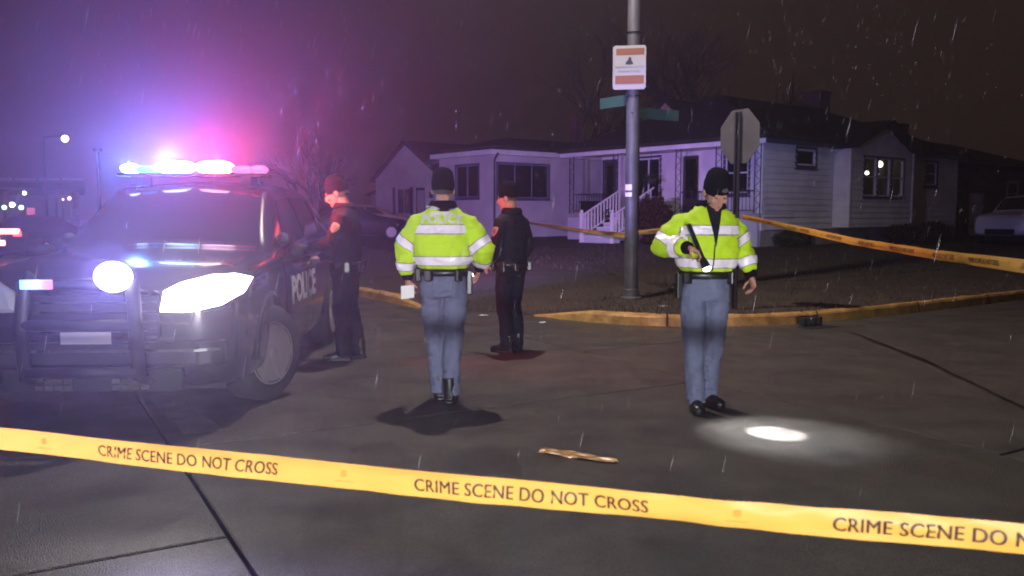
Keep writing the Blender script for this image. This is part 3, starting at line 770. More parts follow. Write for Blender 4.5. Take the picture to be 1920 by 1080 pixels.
# hanging basket on the porch
hb_ = empty('hanging_basket', local(HC, (.5, 5.0, 2.75)), 0, 'hanging plant basket on the white porch', 'basket')
q = random.Random(5); m = MB()
for k in range(260):
    d = Vector((q.gauss(0, .12), q.gauss(0, .12), q.gauss(.02, .09))); a = Vector((q.gauss(0, 1), q.gauss(0, 1), q.gauss(0, 1))).normalized(); b = a.orthogonal().normalized()
    m.add([d-a*.05, d+b*.02, d+a*.05, d-b*.02], [(0, 1, 2, 3)])
m.build('foliage', 'leaf_dark', hb_, fix=False)
m = MB(); m.lathe([(.06, -.18), (.13, -.10), (.16, 0)], n=14); m.build('pot', 'wood_dark', hb_)
m = MB(); m.tube([(0, 0, 0), (0, 0, .98)], .008, 5); m.build('chain', 'iron', hb_)

def tree(name, loc, height, seed, label, r0=.22, depth=6, spread=.55, kind_mat='bark', twig_mat='twig'):
    e = empty(name, loc, 0, label, 'tree', 'bare winter trees'); q = random.Random(seed); tr = MB(); cr = MB()
    def grow(p, d, L, r, lev):
        n = 3; pts = [p]; dd = d.copy()
        for k in range(n):
            dd = (dd+Vector((q.gauss(0, .13), q.gauss(0, .13), q.gauss(.04, .08)))).normalized(); pts.append(pts[-1]+dd*(L/n))
        (tr if lev < 2 else cr).tube(pts, [r, r*.88, r*.76, r*.64], 8 if lev < 2 else (5 if lev < 4 else 3), cap=False)
        if lev >= depth: return
        kids = 3 if lev < 4 else 2+(q.random() < .5)
        for k in range(kids):
            ax = dd.orthogonal().normalized(); ax.rotate(Matrix.Rotation(q.uniform(0, 6.283), 3, dd))
            ang = spread*q.uniform(.6, 1.4) if k else spread*.35
            nd = dd.copy(); nd.rotate(Matrix.Rotation(ang, 3, ax)); at = pts[-1] if k < 2 else pts[q.choice((1, 2))]
            grow(at, nd, L*q.uniform(.62, .85), r*.60, lev+1)
    grow(Vector((0, 0, -.2)), Vector((q.gauss(0, .04), q.gauss(0, .04), 1)), height*.30, r0, 0)
    tr.build('trunk', kind_mat, e, smooth=True, fix=False); cr.build('crown', twig_mat, e, fix=False); return e
t_ = vp(1300, 420, 48); tree('bare_tree', (t_.x, t_.y, .3), 13.5, 21, 'large bare tree rising behind the corner house roof', .38, 7)
t_ = vp(1010, 420, 52); tree('bare_tree', (t_.x, t_.y, .3), 12, 22, 'bare tree rising behind the low pale house', .32, 6)
t_ = vp(600, 440, 30); tree('bare_tree', (t_.x-.3, t_.y, 0.2), 4.2, 23, 'small bare tree lit pinkish behind the patrol car', .09, 6)
t_ = vp(1480, 420, 56); tree('bare_tree', (t_.x, t_.y, .3), 11, 24, 'bare tree behind the corner house chimney', .3, 6)
# ================================================================== VEHICLES (local frame: nose towards -y, left side = +x)
class CarShape:
    """st: stations (y, half width, z bottom, z belt, half roof width, z top)"""
    def __init__(s, st): s.st = st; s.y0 = st[0][0]; s.y1 = st[-1][0]
    def lin(s, y):
        st = s.st; y = max(s.y0, min(s.y1, y))
        for a, b in zip(st, st[1:]):
            if y <= b[0]:
                t = (y-a[0])/(b[0]-a[0]); return [p+(q-p)*t for p, q in zip(a, b)]
        return list(st[-1])
    def par(s, y):
        w = .07; acc = [0]*6
        if y-w < s.y0: w = max(0, y-s.y0)
        if y+w > s.y1: w = min(w, max(0, s.y1-y))
        for k in range(5):
            v = s.lin(y+w*(k-2)/2); acc = [a+b/5 for a, b in zip(acc, v)]
        return acc
    def pt(s, y, q):
        _, w, zb, zl, t, zt = s.par(y)
        C = [(0, zb), (w*.92, zb), (w*.985, zb+.12), (w*1.005, zb+(zl-zb)*.60), (w*.985, zl), (t+(w-t)*.06, zt-.10*(zt-zl)), (t*.80, zt), (0, zt+.025)]
        # clamped quadratic B-spline
        n = len(C); spans_ = n-2; q = max(0, min(spans_-1e-6, q)); i = int(q); u = q-i
        kn = [0, 0]+list(range(spans_+1))+[spans_, spans_]
        d = [list(C[i+k]) for k in range(3)]; j = i+2
        for r in (1, 2):
            for k in range(2, r-1, -1):
                a0, a1 = kn[j-2+k], kn[j+1+k-r]; al = 0 if a1 == a0 else (q-a0)/(a1-a0)
                d[k] = [(1-al)*d[k-1][c]+al*d[k][c] for c in (0, 1)]
        return Vector((d[2][0], y, d[2][1]))
    def nrm(s, y, q):
        e = .012; a = s.pt(min(s.y1, y+e), q)-s.pt(max(s.y0, y-e), q); b = s.pt(y, min(5.999, q+e))-s.pt(y, max(0, q-e)); n = a.cross(b)
        return n.normalized() if n.length > 1e-9 else Vector((1, 0, 0))
    def body(s, name, m, parent, arches, ar=.44, ny=72, nq=37):
        mb = MB(); ys = []
        for k in range(ny): ys.append(s.y0+(s.y1-s.y0)*k/(ny-1))
        extra = [s.y0+.02, s.y0+.05, s.y0+.08, s.y1-.02, s.y1-.05]; ys = sorted(ys+extra); ny = len(ys)
        ring = nq*2-2
        for y in ys:
            half = [s.pt(y, 6*k/(nq-1)) for k in range(nq)]
            for p in half: mb.v.append(tuple(p))
            for p in reversed(half[1:-1]): mb.v.append((-p.x, p.y, p.z))
        for i in range(ny-1):
            for k in range(ring):
                a = i*ring+k; b = i*ring+(k+1) % ring; mb.f.append((a, a+ring, b+ring, b))
        mb.f.append(tuple(range(ring))); mb.f.append(tuple((ny-1)*ring+k for k in reversed(range(ring))))
        o = mb.build(name, m, parent, smooth=True)
        cut = MB()
        for (y, z) in arches:
            for sx in (-1, 1): cut.lathe([(ar, sx*.62), (ar, sx*1.3)] if sx > 0 else [(ar, -1.3), (ar, -.62)], (0, y, z), 'x', 32)
        c = cut.build('cutter', None); md = o.modifiers.new('b', 'BOOLEAN'); md.object = c; md.operation = 'DIFFERENCE'; md.solver = 'EXACT'
        bake(o); bpy.data.objects.remove(c)
        for p in o.data.polygons: p.use_smooth = True
        try: o.data.set_sharp_from_angle(angle=math.radians(38))
        except Exception: pass
        return o
    def patch(s, name, m, parent, corners, side=1, off=.006, nu=10, nv=8, both=False):
        """corners in (y, q): a-b lower edge, d-c upper edge; both: spans the centre line"""
        a, b, c, d = corners; mb = MB(); sides = (1, -1) if both else (side,)
        for sd in sides:
            def fn(i, j):
                y = (a[0]*(1-i)+b[0]*i)*(1-j)+(d[0]*(1-i)+c[0]*i)*j; q = (a[1]*(1-i)+b[1]*i)*(1-j)+(d[1]*(1-i)+c[1]*i)*j
                p = s.pt(y, q)+s.nrm(y, q)*off; return (p.x*sd, p.y, p.z)
            mb.grid(fn, nu, nv)
        return mb.build(name, m, parent, smooth=True)
def wheel_parts(parent, x, y, r, sx, steer=0.0, rim='rim', w=.24):
    e = MB(); k = sx
    prof = [(r*.62, -w/2), (r*.92, -w/2), (r, -w*.36), (r, w*.36), (r*.92, w/2), (r*.62, w/2)]
    e.lathe(prof, (0, 0, 0), 'x', 32); t = e.build('wheel', 'tyre', parent, smooth=True)
    t.location = (x, y, r); t.rotation_euler = (0, 0, steer)
    m = MB(); m.lathe([(r*.63, -.02), (r*.66, w*.50), (r*.60, w*.53), (r*.57, w*.40), (r*.16, w*.36), (r*.15, w*.46), (.0001, w*.48)], (0, 0, 0), 'x', 28)
    if k < 0: m.v = [(-p[0], p[1], p[2]) for p in m.v]
    rm = m.build('rim', 'plastic_black', t)
    m = MB()
    for j in range(6):
        a = 2*math.pi*j/6; d = Vector((0, math.cos(a), math.sin(a))); tt = Vector((0, -math.sin(a), math.cos(a)))
        R = Matrix((Vector((1, 0, 0)), tt, d)).transposed(); m.obox(d*r*.36+Vector((k*w*.46, 0, 0)), (.018, .040, r*.25), R)
    m.lathe([(r*.57, w*.42*k), (r*.66, w*.42*k), (r*.66, w*.52*k), (r*.57, w*.52*k)] if k > 0 else [(r*.57, -w*.52), (r*.66, -w*.52), (r*.66, -w*.42), (r*.57, -w*.42)], (0, 0, 0), 'x', 28)
    m.ell((k*w*.46, 0, 0), (.03, r*.17, r*.17)); m.build('spokes', rim, t)
    return t

SUV = [(0, .70, .42, .88, .60, .96), (.05, .84, .32, .95, .70, 1.04), (.14, .93, .26, 1.00, .76, 1.09), (.40, .985, .24, 1.05, .80, 1.14), (.95, 1.0, .24, 1.08, .82, 1.18),
       (1.42, 1.0, .24, 1.09, .84, 1.21), (2.22, 1.0, .24, 1.10, .73, 1.75), (2.9, 1.0, .24, 1.11, .735, 1.80), (3.9, .99, .24, 1.13, .72, 1.78), (4.55, .97, .26, 1.14, .68, 1.70), (4.86, .93, .32, 1.12, .72, 1.25), (4.95, .88, .40, 1.0, .7, 1.08)]
def yfront(x):
    x = abs(x); pts = [(0, 0), (.70, 0), (.84, .05), (.93, .14), (.985, .40), (1.0, .95)]
    for (a, ya), (b, yb) in zip(pts, pts[1:]):
        if x <= b: return ya+(yb-ya)*(x-a)/(b-a)
    return .95
def strip(m, x0, x1, z0, z1, off, th=.02, n=12):
    for (sx) in (1,):
        for i in range(n):
            a = x0+(x1-x0)*i/n; b = x0+(x1-x0)*(i+1)/n; ya, yb = yfront(a)-off, yfront(b)-off
            m.add([(a, ya, z0), (b, yb, z0), (b, yb, z1), (a, ya, z1), (a, ya+th, z0), (b, yb+th, z0), (b, yb+th, z1), (a, ya+th, z1)],
                  [(0, 1, 2, 3), (7, 6, 5, 4), (0, 4, 5, 1), (3, 2, 6, 7)] + ([(0, 3, 7, 4)] if i == 0 else []) + ([(1, 5, 6, 2)] if i == n-1 else []))
    return m
def patrol_suv(name, loc, rz, label, active=True):
    c = empty(name, loc, rz, label, 'police car', 'patrol cars blocking the street'); s = CarShape(SUV)
    s.body('body', 'paint_black', c, [(.98, .40), (3.95, .40)], .45)
    s.patch('windshield', 'glass_dark', c, ((1.50, 5.02), (1.50, 6), (2.20, 6), (2.20, 5.05)), both=True)
    s.patch('rear_window', 'glass_dark', c, ((4.60, 5.0), (4.60, 6), (4.80, 6), (4.80, 5.0)), both=True)
    for sd in (1, -1):
        s.patch('side_window', 'glass_dark', c, ((1.78, 3.72), (2.72, 3.72), (2.72, 4.5), (2.30, 4.5)), sd)
        s.patch('side_window', 'glass_dark', c, ((2.82, 3.72), (3.68, 3.72), (3.68, 4.5), (2.82, 4.5)), sd)
        s.patch('side_window', 'glass_dark', c, ((3.78, 3.74), (4.42, 3.78), (4.32, 4.45), (3.78, 4.5)), sd)
        s.patch('window_trim', 'chrome', c, ((1.75, 3.60), (4.4, 3.62), (4.4, 3.66), (1.75, 3.66)), sd, .009, 24, 2)
        for (y0, y1) in ((1.56, 2.76), (2.80, 3.72)):      # doors: panel, handle
            d = s.patch('door', 'paint_black', c, ((y0, 1.15), (y1, 1.15), (y1, 3.52), (y0, 3.52)), sd, .008, 16, 14)
            h = MB(); p = s.pt(y1-.18, 3.2); h.tube([(sd*(p.x+.01), y1-.30, p.z), (sd*(p.x+.045), y1-.24, p.z), (sd*(p.x+.045), y1-.12, p.z), (sd*(p.x+.01), y1-.06, p.z)], .016, 6)
            h.build('handle', 'chrome', d, smooth=True)
            vs, fs = text_mesh('POLICE' if y0 < 2 else '', .34, .012, xs=1.05) if y0 < 2 else ([], [])
            if vs:      # lettering wraps the door skin
                mm = MB(); out = []
                for x, z in vs:
                    yy = (2.32+(x if sd > 0 else -x)); zz = .80+z
                    lo, hi = 1.0, 4.0
                    for _ in range(22):
                        mid = (lo+hi)/2
                        if s.pt(yy, mid).z < zz: lo = mid
                        else: hi = mid
                    p = s.pt(yy, lo)+s.nrm(yy, lo)*.013; out.append((p.x*sd, p.y, p.z))
                mm.add(out, fs); mm.build('lettering', 'letter_white', c, fix=False)
        # mirror
        m = MB(); m.ell((sd*1.08, 1.66, 1.17), (.09, .05, .065)); mi = m.build('mirror', 'plastic_black', c, smooth=True)
        m = MB(); m.tube([(sd*.95, 1.66, 1.10), (sd*1.06, 1.64, 1.13)], (.03, .03), 6); m.build('bracket', 'plastic_black', mi)
        # headlamp: faceted lens standing proud of the corner
        m = MB(); outl = [(.47, .83), (.50, .97), (.62, 1.03), (.80, 1.075), (.93, 1.075), (.985, 1.03), (.955, .93), (.86, .865), (.66, .825)]
        cx_, cz_ = .73, .95
        ring = lambda f, off: [((cx_+(x-cx_)*f)*sd, yfront(cx_+(x-cx_)*f)-off, cz_+(z-cz_)*f) for x, z in outl]
        vs = ring(1, -.06)+ring(1, .02)+ring(.8, .035)+[(cx_*sd, yfront(cx_)-.04, cz_)]; n = len(outl); fs = []
        for r_ in (0, 1):
            for k in range(n): fs.append((r_*n+k, r_*n+(k+1) % n, (r_+1)*n+(k+1) % n, (r_+1)*n+k))
        for k in range(n): fs.append((2*n+k, 2*n+(k+1) % n, 3*n))
        m.add(vs, fs); m.build('headlight', 'lens_head' if (sd > 0 or not active) else 'lens_dim', c, smooth=False)
        # fog lamp pocket and wheel-arch lip
        m = MB(); strip(m, .60*sd, .82*sd, .50, .60, .012, .03, 4); m.build('fog_lamp', 'lens_dim', c)
        m = MB(); m.ell((sd*.93, 1.78, 1.27), (.06, .08, .06)); m.build('spot_lamp', 'plastic_black', c, smooth=True)
        for (yy, zz) in ((.98, .40), (3.95, .40)):
            m = MB(); m.tube([(sd*.985, yy+.46*math.cos(a), zz+.46*math.sin(a)) for a in [math.pi*k/14 for k in range(15)]], .022, 6); m.build('arch_trim', 'plastic_black', c, smooth=True)
        m = MB(); m.box((sd*.9-.05 if sd > 0 else sd*.9-.05, 4.84, .85), (sd*.9+.03, 4.97, 1.15)); m.build('tail_light', 'tail_small', c)
    # grille, plate, bumper
    m = MB(); strip(m, -.46, .46, .66, .94, .012, .03); gr = m.build('grille', 'plastic_black', c)
    for k in range(4):
        m = MB(); strip(m, -.45, .45, .69+k*.065, .705+k*.065, .024, .02); m.build('slat', 'chrome', gr)
    m = MB(); strip(m, -.88, .88, .46, .62, .05, .07, 22); bu = m.build('bumper', 'plastic_black', c, bevel=.012)
    m = MB(); strip(m, -.86, .86, .555, .575, .056, .02, 22); m.build('trim', 'chrome', bu)
    m = MB(); strip(m, -.60, .60, .28, .43, .02, .04, 16); lg = m.build('lower_grille', 'plastic_black', c)
    for sx in (-1, 1):
        for i in range(4):
            for j in range(3):
                m = MB(); m.box((sx*(.16+.065*i)-.028, -.032, .29+.046*j), (sx*(.16+.065*i)+.028, -.022, .29+.046*j+.034)); m.build('mesh_cell', 'chrome', lg)
    m = MB(); m.box((-.165, -.10, .62), (.165, -.09, .70)); m.build('license_plate', 'plate', c)
    # push bumper with its two strobes
    pb = MB()
    for sx in (-1, 1): pb.tube([(sx*.37, .02, .34), (sx*.37, -.17, .40), (sx*.37, -.20, .75), (sx*.35, -.17, 1.03), (sx*.30, -.14, 1.10)], (.05, .03), 8)
    for z, yy in ((.44, -.18), (.76, -.20), (1.03, -.17)): pb.tube([(-.36, yy, z), (.36, yy, z)], (.028, .04), 8)
    p_ = pb.build('push_bumper', 'plastic_black', c, smooth=True)
    for sx in (-1, 1):
        m = MB(); m.box((sx*.25-.10, -.225, 1.005), (sx*.25+.10, -.205, 1.065)) if sx < 0 else m.ell((.25, -.225, 1.085), (.125, .05, .10)); m.build('strobe', ('lens_strobe' if sx > 0 else 'lens_blue') if active else 'lens_dim', p_, smooth=sx > 0)
    if active:
        m = MB(); m.box((-.215, -.228, 1.007), (-.14, -.2255, 1.063)); m.build('strobe', 'lens_red', p_)
    # light bar
    lb = MB(); lb.box((-.68, 2.22, 1.845), (.68, 2.52, 1.872)); b_ = lb.build('light_bar', 'plastic_black', c, bevel=.01)
    for sx in (-.5, .5):
        m = MB(); m.box((sx-.05, 2.25, 1.76), (sx+.05, 2.5, 1.846)); m.build('foot', 'plastic_black', b_)
    mods = [(-.66, -.54, 'lens_blue_core'), (-.53, -.36, 'lens_blue'), (-.35, -.02, 'lens_blue_core'), (.02, .34, 'lens_red_core'), (.35, .52, 'lens_red'), (.53, .66, 'lens_red')]
    for (a, b, mm_) in mods:
        core = 'core' in mm_; m = MB(); t_ = (.062 if b-a > .2 else .045) if core else .040
        m.tube([(a, 2.37, 1.874+t_), (a+(b-a)*.12, 2.37, 1.874+t_), (a+(b-a)*.5, 2.37, 1.874+t_), (b-(b-a)*.12, 2.37, 1.874+t_), (b, 2.37, 1.874+t_)], [(.10, t_*.5), (.14, t_*.85), (.15, t_), (.14, t_*.85), (.10, t_*.5)], 14); m.build('module', mm_ if active else 'lens_dim', b_, smooth=True)
    for x, y, sx, st_ in ((.90, .98, 1, math.radians(-26) if active else 0), (-.90, .98, -1, math.radians(-26) if active else 0), (.90, 3.95, 1, 0), (-.90, 3.95, -1, 0)):
        wheel_parts(c, x, y, .385, sx, st_)
    m = MB(); m.box((-.80, .35, .22), (.80, 4.6, .50)); m.build('underbody', 'plastic_black', c)
    return c
CAR = patrol_suv('patrol_car', (-2.88, 5.80, 0), math.radians(3.0), 'black police SUV with flashing roof light bar and push bumper')
for sx in (1,):      # alternating headlights: only the left one is lit at this moment
    lamp('headlight_beam', 'SPOT', (sx*.73, -.10, .95), P_HEAD, (1, .94, .97), CAR, .05, (sx*.70+.8, -9, .85), 60, .8)
lamp('headlight_flare', 'SPOT', (.73, -.14, .95), P_FLARE*.32, (.90, .66, 1), CAR, .03, (2.4, -4, 1.75), 62, .5)  # added spot for glow in the haze, apart from the beam
lamp('strobe_flare', 'SPOT', (.25, -.36, 1.08), P_FLARE*1.8, (.30, .25, 1), CAR, .03, (2.0, -4, 1.9), 80, .5)
lamp('strobe_flare', 'POINT', (-.28, -.30, 1.04), 5, (.4, .4, 1), CAR, .03)
lamp('bar_blue', 'SPOT', (-.22, 2.34, 2.0), P_BLUE, (.13, .17, 1), CAR, .02, (-.3, -2, 6.0), 122, .4)
lamp('bar_cyan', 'POINT', (-.60, 2.37, 1.975), P_BLUE*.14, (.15, .40, 1), CAR, .03)
lamp('bar_red', 'SPOT', (.22, 2.34, 2.0), P_RED, (1, .06, .17), CAR, .02, (.5, -2, 6.0), 118, .4)
lamp('bar_red_side', 'SPOT', (.76, 2.36, 1.93), P_RED*.11, (1, .10, .12), CAR, .03, (4.2, 3.7, .9), 100, .6)
lamp('bar_blue_side', 'SPOT', (.74, 2.5, 1.93), 2000, (.30, .28, 1), CAR, .03, (5.4, 7.4, 2.5), 25, .6)
lamp('bar_blue_far', 'SPOT', (.45, 2.70, 1.97), P_BLUE_FAR, (.27, .26, 1), CAR, .05, (3.9, 24.7, 4.4), 58, .7)
lamp('bar_red_far', 'SPOT', (.62, 2.70, 1.97), P_RED_FAR, (1, .16, .34), CAR, .05, (3.6, 24.7, 4.4), 50, .6)
# the patrol car behind the photographer whose headlights light the officers' backs and throw the
# tape's shadow across their trousers
CAR2 = patrol_suv('patrol_car', (.45, -4.25, 0), math.radians(180+14), 'second black police SUV parked behind the tape with headlights on', False)
for sx in (1, -1):
    lamp('headlight_beam', 'SPOT', (sx*.73, -.10, .97), P_HEAD_BACK, (.93, .95, 1), CAR2, .13, (sx*.73, -12, 1.02), 74, .8)

# ---- other cars
SEDAN = [(0, .62, .40, .62, .5, .70), (.06, .78, .28, .70, .62, .78), (.3, .86, .22, .78, .70, .86), (.9, .90, .20, .86, .74, .95), (1.35, .91, .20, .90, .76, 1.0), (2.05, .91, .20, .92, .58, 1.38),
         (2.7, .91, .20, .93, .58, 1.44), (3.3, .91, .20, .95, .57, 1.40), (3.95, .90, .22, .97, .70, 1.08), (4.5, .87, .26, .98, .74, 1.06), (4.75, .80, .34, .92, .70, 1.0), (4.82, .72, .42, .80, .62, .9)]
PICK = [(0, .80, .45, .85, .7, .95), (.06, .90, .38, .95, .8, 1.08), (.4, .97, .34, 1.02, .84, 1.16), (1.3, 1.0, .34, 1.06, .86, 1.2), (1.5, 1.0, .34, 1.08, .84, 1.24), (2.05, 1.0, .34, 1.1, .72, 1.80),
        (2.6, 1.0, .34, 1.1, .74, 1.86), (3.35, 1.0, .34, 1.1, .73, 1.84), (3.48, 1.0, .34, 1.1, .80, 1.15), (3.8, 1.0, .36, 1.08, .84, 1.12), (5.5, .98, .40, 1.08, .84, 1.12), (5.6, .95, .46, 1.0, .8, 1.05)]
def plain_car(name, st, loc, rz, paint, label, r=.33, wb=(.85, 3.65), tail=None, cat='car', rim='rim', q_glass=((1.62, 3.72), (3.35, 3.72), (3.10, 4.5), (2.12, 4.5)), ws=((1.40, 2.02)), rear=(3.38, 3.85)):
    c = empty(name, loc, rz, label, cat, 'parked cars' if cat == 'car' else None); s = CarShape(st)
    s.body('body', paint, c, [(y, r+.01) for y in wb], r+.05, 48, 27)
    s.patch('windshield', 'glass_dark', c, ((ws[0], 5.05), (ws[0], 6), (ws[1], 6), (ws[1], 5.05)), both=True)
    if rear: s.patch('rear_window', 'glass_dark', c, ((rear[0], 5.05), (rear[0], 6), (rear[1], 6), (rear[1], 5.05)), both=True)
    for sd in (1, -1):
        a, b, cc, d = q_glass; mid = (a[0]+b[0])/2+.1
        s.patch('side_window', 'glass_dark', c, (a, (mid-.03, a[1]), (mid-.03, cc[1]), d), sd); s.patch('side_window', 'glass_dark', c, ((mid+.03, a[1]), b, cc, (mid+.03, cc[1])), sd)
        m = MB(); w1 = s.par(.12)[1]; zl = s.par(.12)[3]; m.ell((sd*(w1-.16), .08, zl-.06), (.17, .06, .06)); m.build('headlight', 'lens_dim', c, smooth=True)
        m = MB(); w2 = s.par(s.y1-.05)[1]; zz = s.par(s.y1-.2)[3]; m.box((sd*(w2-.10)-.12, s.y1-.07, zz-.16), (sd*(w2-.10)+.12, s.y1+.015, zz-.02)); m.build('tail_light', tail or 'sign_red', c, bevel=.02)
        for y in wb: wheel_parts(c, sd*(st[5][1]-.10), y, r, sd, 0, rim, .2)
        m = MB(); m.ell((sd*(st[5][1]+.07), ws[0]+.28, st[5][3]+.05), (.09, .06, .06)); m.build('mirror', paint, c, smooth=True)
    m = MB(); m.box((-.5, s.y0-.015, .42), (.5, s.y0+.03, .62)); m.build('grille', 'plastic_black', c, bevel=.01)
    m = MB(); m.box((-.16, s.y1-.02, .62), (.16, s.y1+.02, .74)); m.build('license_plate', 'plate', c)
    m = MB(); m.box((-.7, .4, .18), (.7, s.y1-.4, .42)); m.build('underbody', 'plastic_black', c)
    return c
# dark sedan with a full-width lit tail bar, far left, rear to the camera
d0 = vp(30, 433, 27.5); cs = plain_car('sedan', SEDAN, (d0.x, 31.5, 0), math.radians(180-2), 'paint_navy', 'dark sedan with a full-width glowing red tail light bar', tail='tail_small')
m = MB(); m.box((-.74, 4.74, .86), (.74, 4.86, 1.02)); m.build('tail_light_bar', 'tail', cs, bevel=.03)
m = MB(); m.box((-.30, 4.80, .50), (.02, 4.86, .66)); m.build('plate_lamp', 'tail', cs, bevel=.03)
lamp('tail_glow', 'POINT', (0, 5.0, .95), 16, (1, .25, .22), cs, .2)
# parked cars down the side street
d0 = vp(764, 446, 36.5); plain_car('sedan', SEDAN, (d0.x, d0.y, lawn_z(d0)-.02), math.radians(108), 'paint_navy', 'dark sedan parked along the side street beyond the officers', .33)
d0 = vp(782, 440, 41); plain_car('sedan', SEDAN, (d0.x, d0.y, lawn_z(d0)), math.radians(108), 'paint_tan', 'tan car half hidden behind the dark sedan', .33)
d0 = vp(596, 440, 24); c3 = plain_car('sedan', SEDAN, (d0.x-1.0, d0.y+4.8, 0), math.radians(180-5), 'paint_navy', 'dark car with red lights on behind the police SUV', .33, tail='tail_small')
m = MB(); m.box((.55, 3.55, 1.13), (.75, 3.60, 1.18)); m.build('brake_light', 'tail_small', c3)
# white pickup at the right edge
d0 = vp(1913, 462, 31); plain_car('pickup_truck', PICK, (d0.x-.9, d0.y-.2, lawn_z(d0)-.03), math.radians(-50), 'paint_white', 'white pickup truck parked by the garage at the yard edge', .38, (.95, 4.4), None, 'truck', q_glass=((1.75, 3.72), (3.25, 3.72), (3.22, 4.5), (2.15, 4.5)), ws=(1.56, 2.02), rear=None)

# ================================================================== far end of the street at the left
def far_lamp(px, py, d, r, mt, label, name='street_light', arm=.6):
    p = vp(px, py, d); e = empty(name, (p.x, p.y, 0), 0, label, 'light')
    m = MB(); m.tube([(-arm, 0, 0), (-arm, 0, p.z+.1)], [.09, .06], 8); m.build('post', 'galv', e, smooth=True)
    m = MB(); m.tube([(-arm, 0, p.z+.1), (0, 0, p.z+r*1.1)], .03, 6); m.build('arm', 'galv', e)
    m = MB(); m.ell((0, 0, p.z), (r, r, r)); m.build('lamp_globe', mt, e, smooth=True)
far_lamp(122, 260, 60, .21, 'lamp_white', 'tall street light shining white above the far street', arm=1.5)
far_lamp(46, 362, 80, .14, 'lamp_white', 'small white light on a post beyond the overpass')
far_lamp(130, 372, 75, .13, 'lamp_warm', 'small orange light low down the far street')
far_lamp(118, 374, 75, .08, 'lamp_warm', 'faint orange light beside a brighter orange one')
far_lamp(8, 389, 70, .17, 'lamp_green', 'green-white light beside the taller pair of lights')
far_lamp(23, 384, 70, .19, 'lamp_white', 'white light between two green-white lights', )
far_lamp(40, 389, 70, .17, 'lamp_green', 'green-white light next to the pink-lit sign')
p = vp(58, 397, 60); e = empty('far_sign', (p.x, p.y, 0), 0, 'small pink-lit square sign far down the street', 'sign')
m = MB(); m.box((-.28, -.04, p.z-.28), (.28, .04, p.z+.28)); m.build('panel', mat('far_pink', (.6, .2, .3), .6, emit=(1, .25, .45), estr=.6), e, bevel=.03)
m = MB(); m.box((-.04, -.03, 0), (.04, .03, p.z-.28)); m.build('post', 'galv', e)
ov = empty('overpass', (0, 0, 0), 0, 'distant overpass with pale railing across the far street', 'overpass')
a_, b_ = vp(-260, 333, 78), vp(158, 337, 84)
for k in range(9):
    q0 = a_.lerp(b_, k/9+.006); q1 = a_.lerp(b_, (k+1)/9-.006); m = MB()
    m.tube([q0, q1], (.16, .10), 4); m.build('railing', 'paint_white', ov)
m = MB(); m.tube([a_-Vector((0, 0, .9)), b_-Vector((0, 0, .9))], (.5, .6), 4); m.build('girder', 'wall_brown', ov)
for t in (.3, .62, .95):
    q0 = a_.lerp(b_, t); m = MB(); m.tube([(q0.x, q0.y, 0), (q0.x, q0.y, q0.z-1.2)], .45, 10); m.build('pier', 'foundation', ov)
p = vp(185, 345, 45); e = empty('utility_post', (p.x, p.y, 0), 0, 'thin pale post rising behind the police SUV', 'post')
m = MB(); m.tube([(0, 0, 0), (0, 0, vp(185, 282, 45).z)], [.10, .08], 8); m.build('shaft', 'galv', e, smooth=True)
m = MB(); m.box((-.2, -.1, vp(185, 282, 45).z-.05), (.2, .1, vp(185, 282, 45).z+.1)); m.build('head', 'galv', e)
# ================================================================== PEOPLE
from mathutils.bvhtree import BVHTree
def remesh(o, vox, it=2):
    md = o.modifiers.new('r', 'REMESH'); md.mode = 'VOXEL'; md.voxel_size = vox
    if it: sm = o.modifiers.new('s', 'SMOOTH'); sm.factor = .5; sm.iterations = it
    bake(o)
    for p in o.data.polygons: p.use_smooth = True
    return o
def wrinkle(o, amp, k, seed, stretch=(1, 1, 1), fine=0.35):
    me = o.data; off = Vector((seed*3.1, seed*1.7, seed))
    ns = [v.normal.copy() for v in me.vertices]
    for v, n in zip(me.vertices, ns):
        c = Vector((v.co.x*stretch[0], v.co.y*stretch[1], v.co.z*stretch[2]))*k+off
        w = noise.noise(c)+fine*noise.noise(c*2.7); w = w if w < .1 else w*.6
        v.co += n*(amp*w)
    me.update()
def seg_dist(p, pts, rad):
    best = 1e9; rr = 0
    for k in range(len(pts)-1):
        a, b = pts[k], pts[k+1]; ab = b-a; t = max(0, min(1, (p-a).dot(ab)/ab.length_squared)); d = (p-(a+ab*t)).length; r = rad[k]+(rad[k+1]-rad[k])*t
        if d-r < best: best = d-r; rr = r
    return best, rr
def band(src, name, m, parent, co, axis, hw, keep, push=.005):
    bm = bmesh.new(); bm.from_mesh(src.data); co = Vector(co); axis = Vector(axis).normalized()
    for s in (1, -1):
        bmesh.ops.bisect_plane(bm, geom=bm.verts[:]+bm.edges[:]+bm.faces[:], plane_co=co+axis*(s*hw), plane_no=axis*s, clear_outer=True)
    bm.normal_update()
    bmesh.ops.delete(bm, geom=[f for f in bm.faces if not keep(f.calc_center_median())], context='FACES')
    if not bm.faces: bm.free(); return None
    bm.normal_update(); nn = {v: v.normal.copy() for v in bm.verts}
    for v in bm.verts: v.co += nn[v]*push
    me = bpy.data.meshes.new(name); bm.to_mesh(me); bm.free(); me.materials.clear(); me.materials.append(M[m])
    for p in me.polygons: p.use_smooth = True
    o = bpy.data.objects.new(name, me); return link(o, parent)
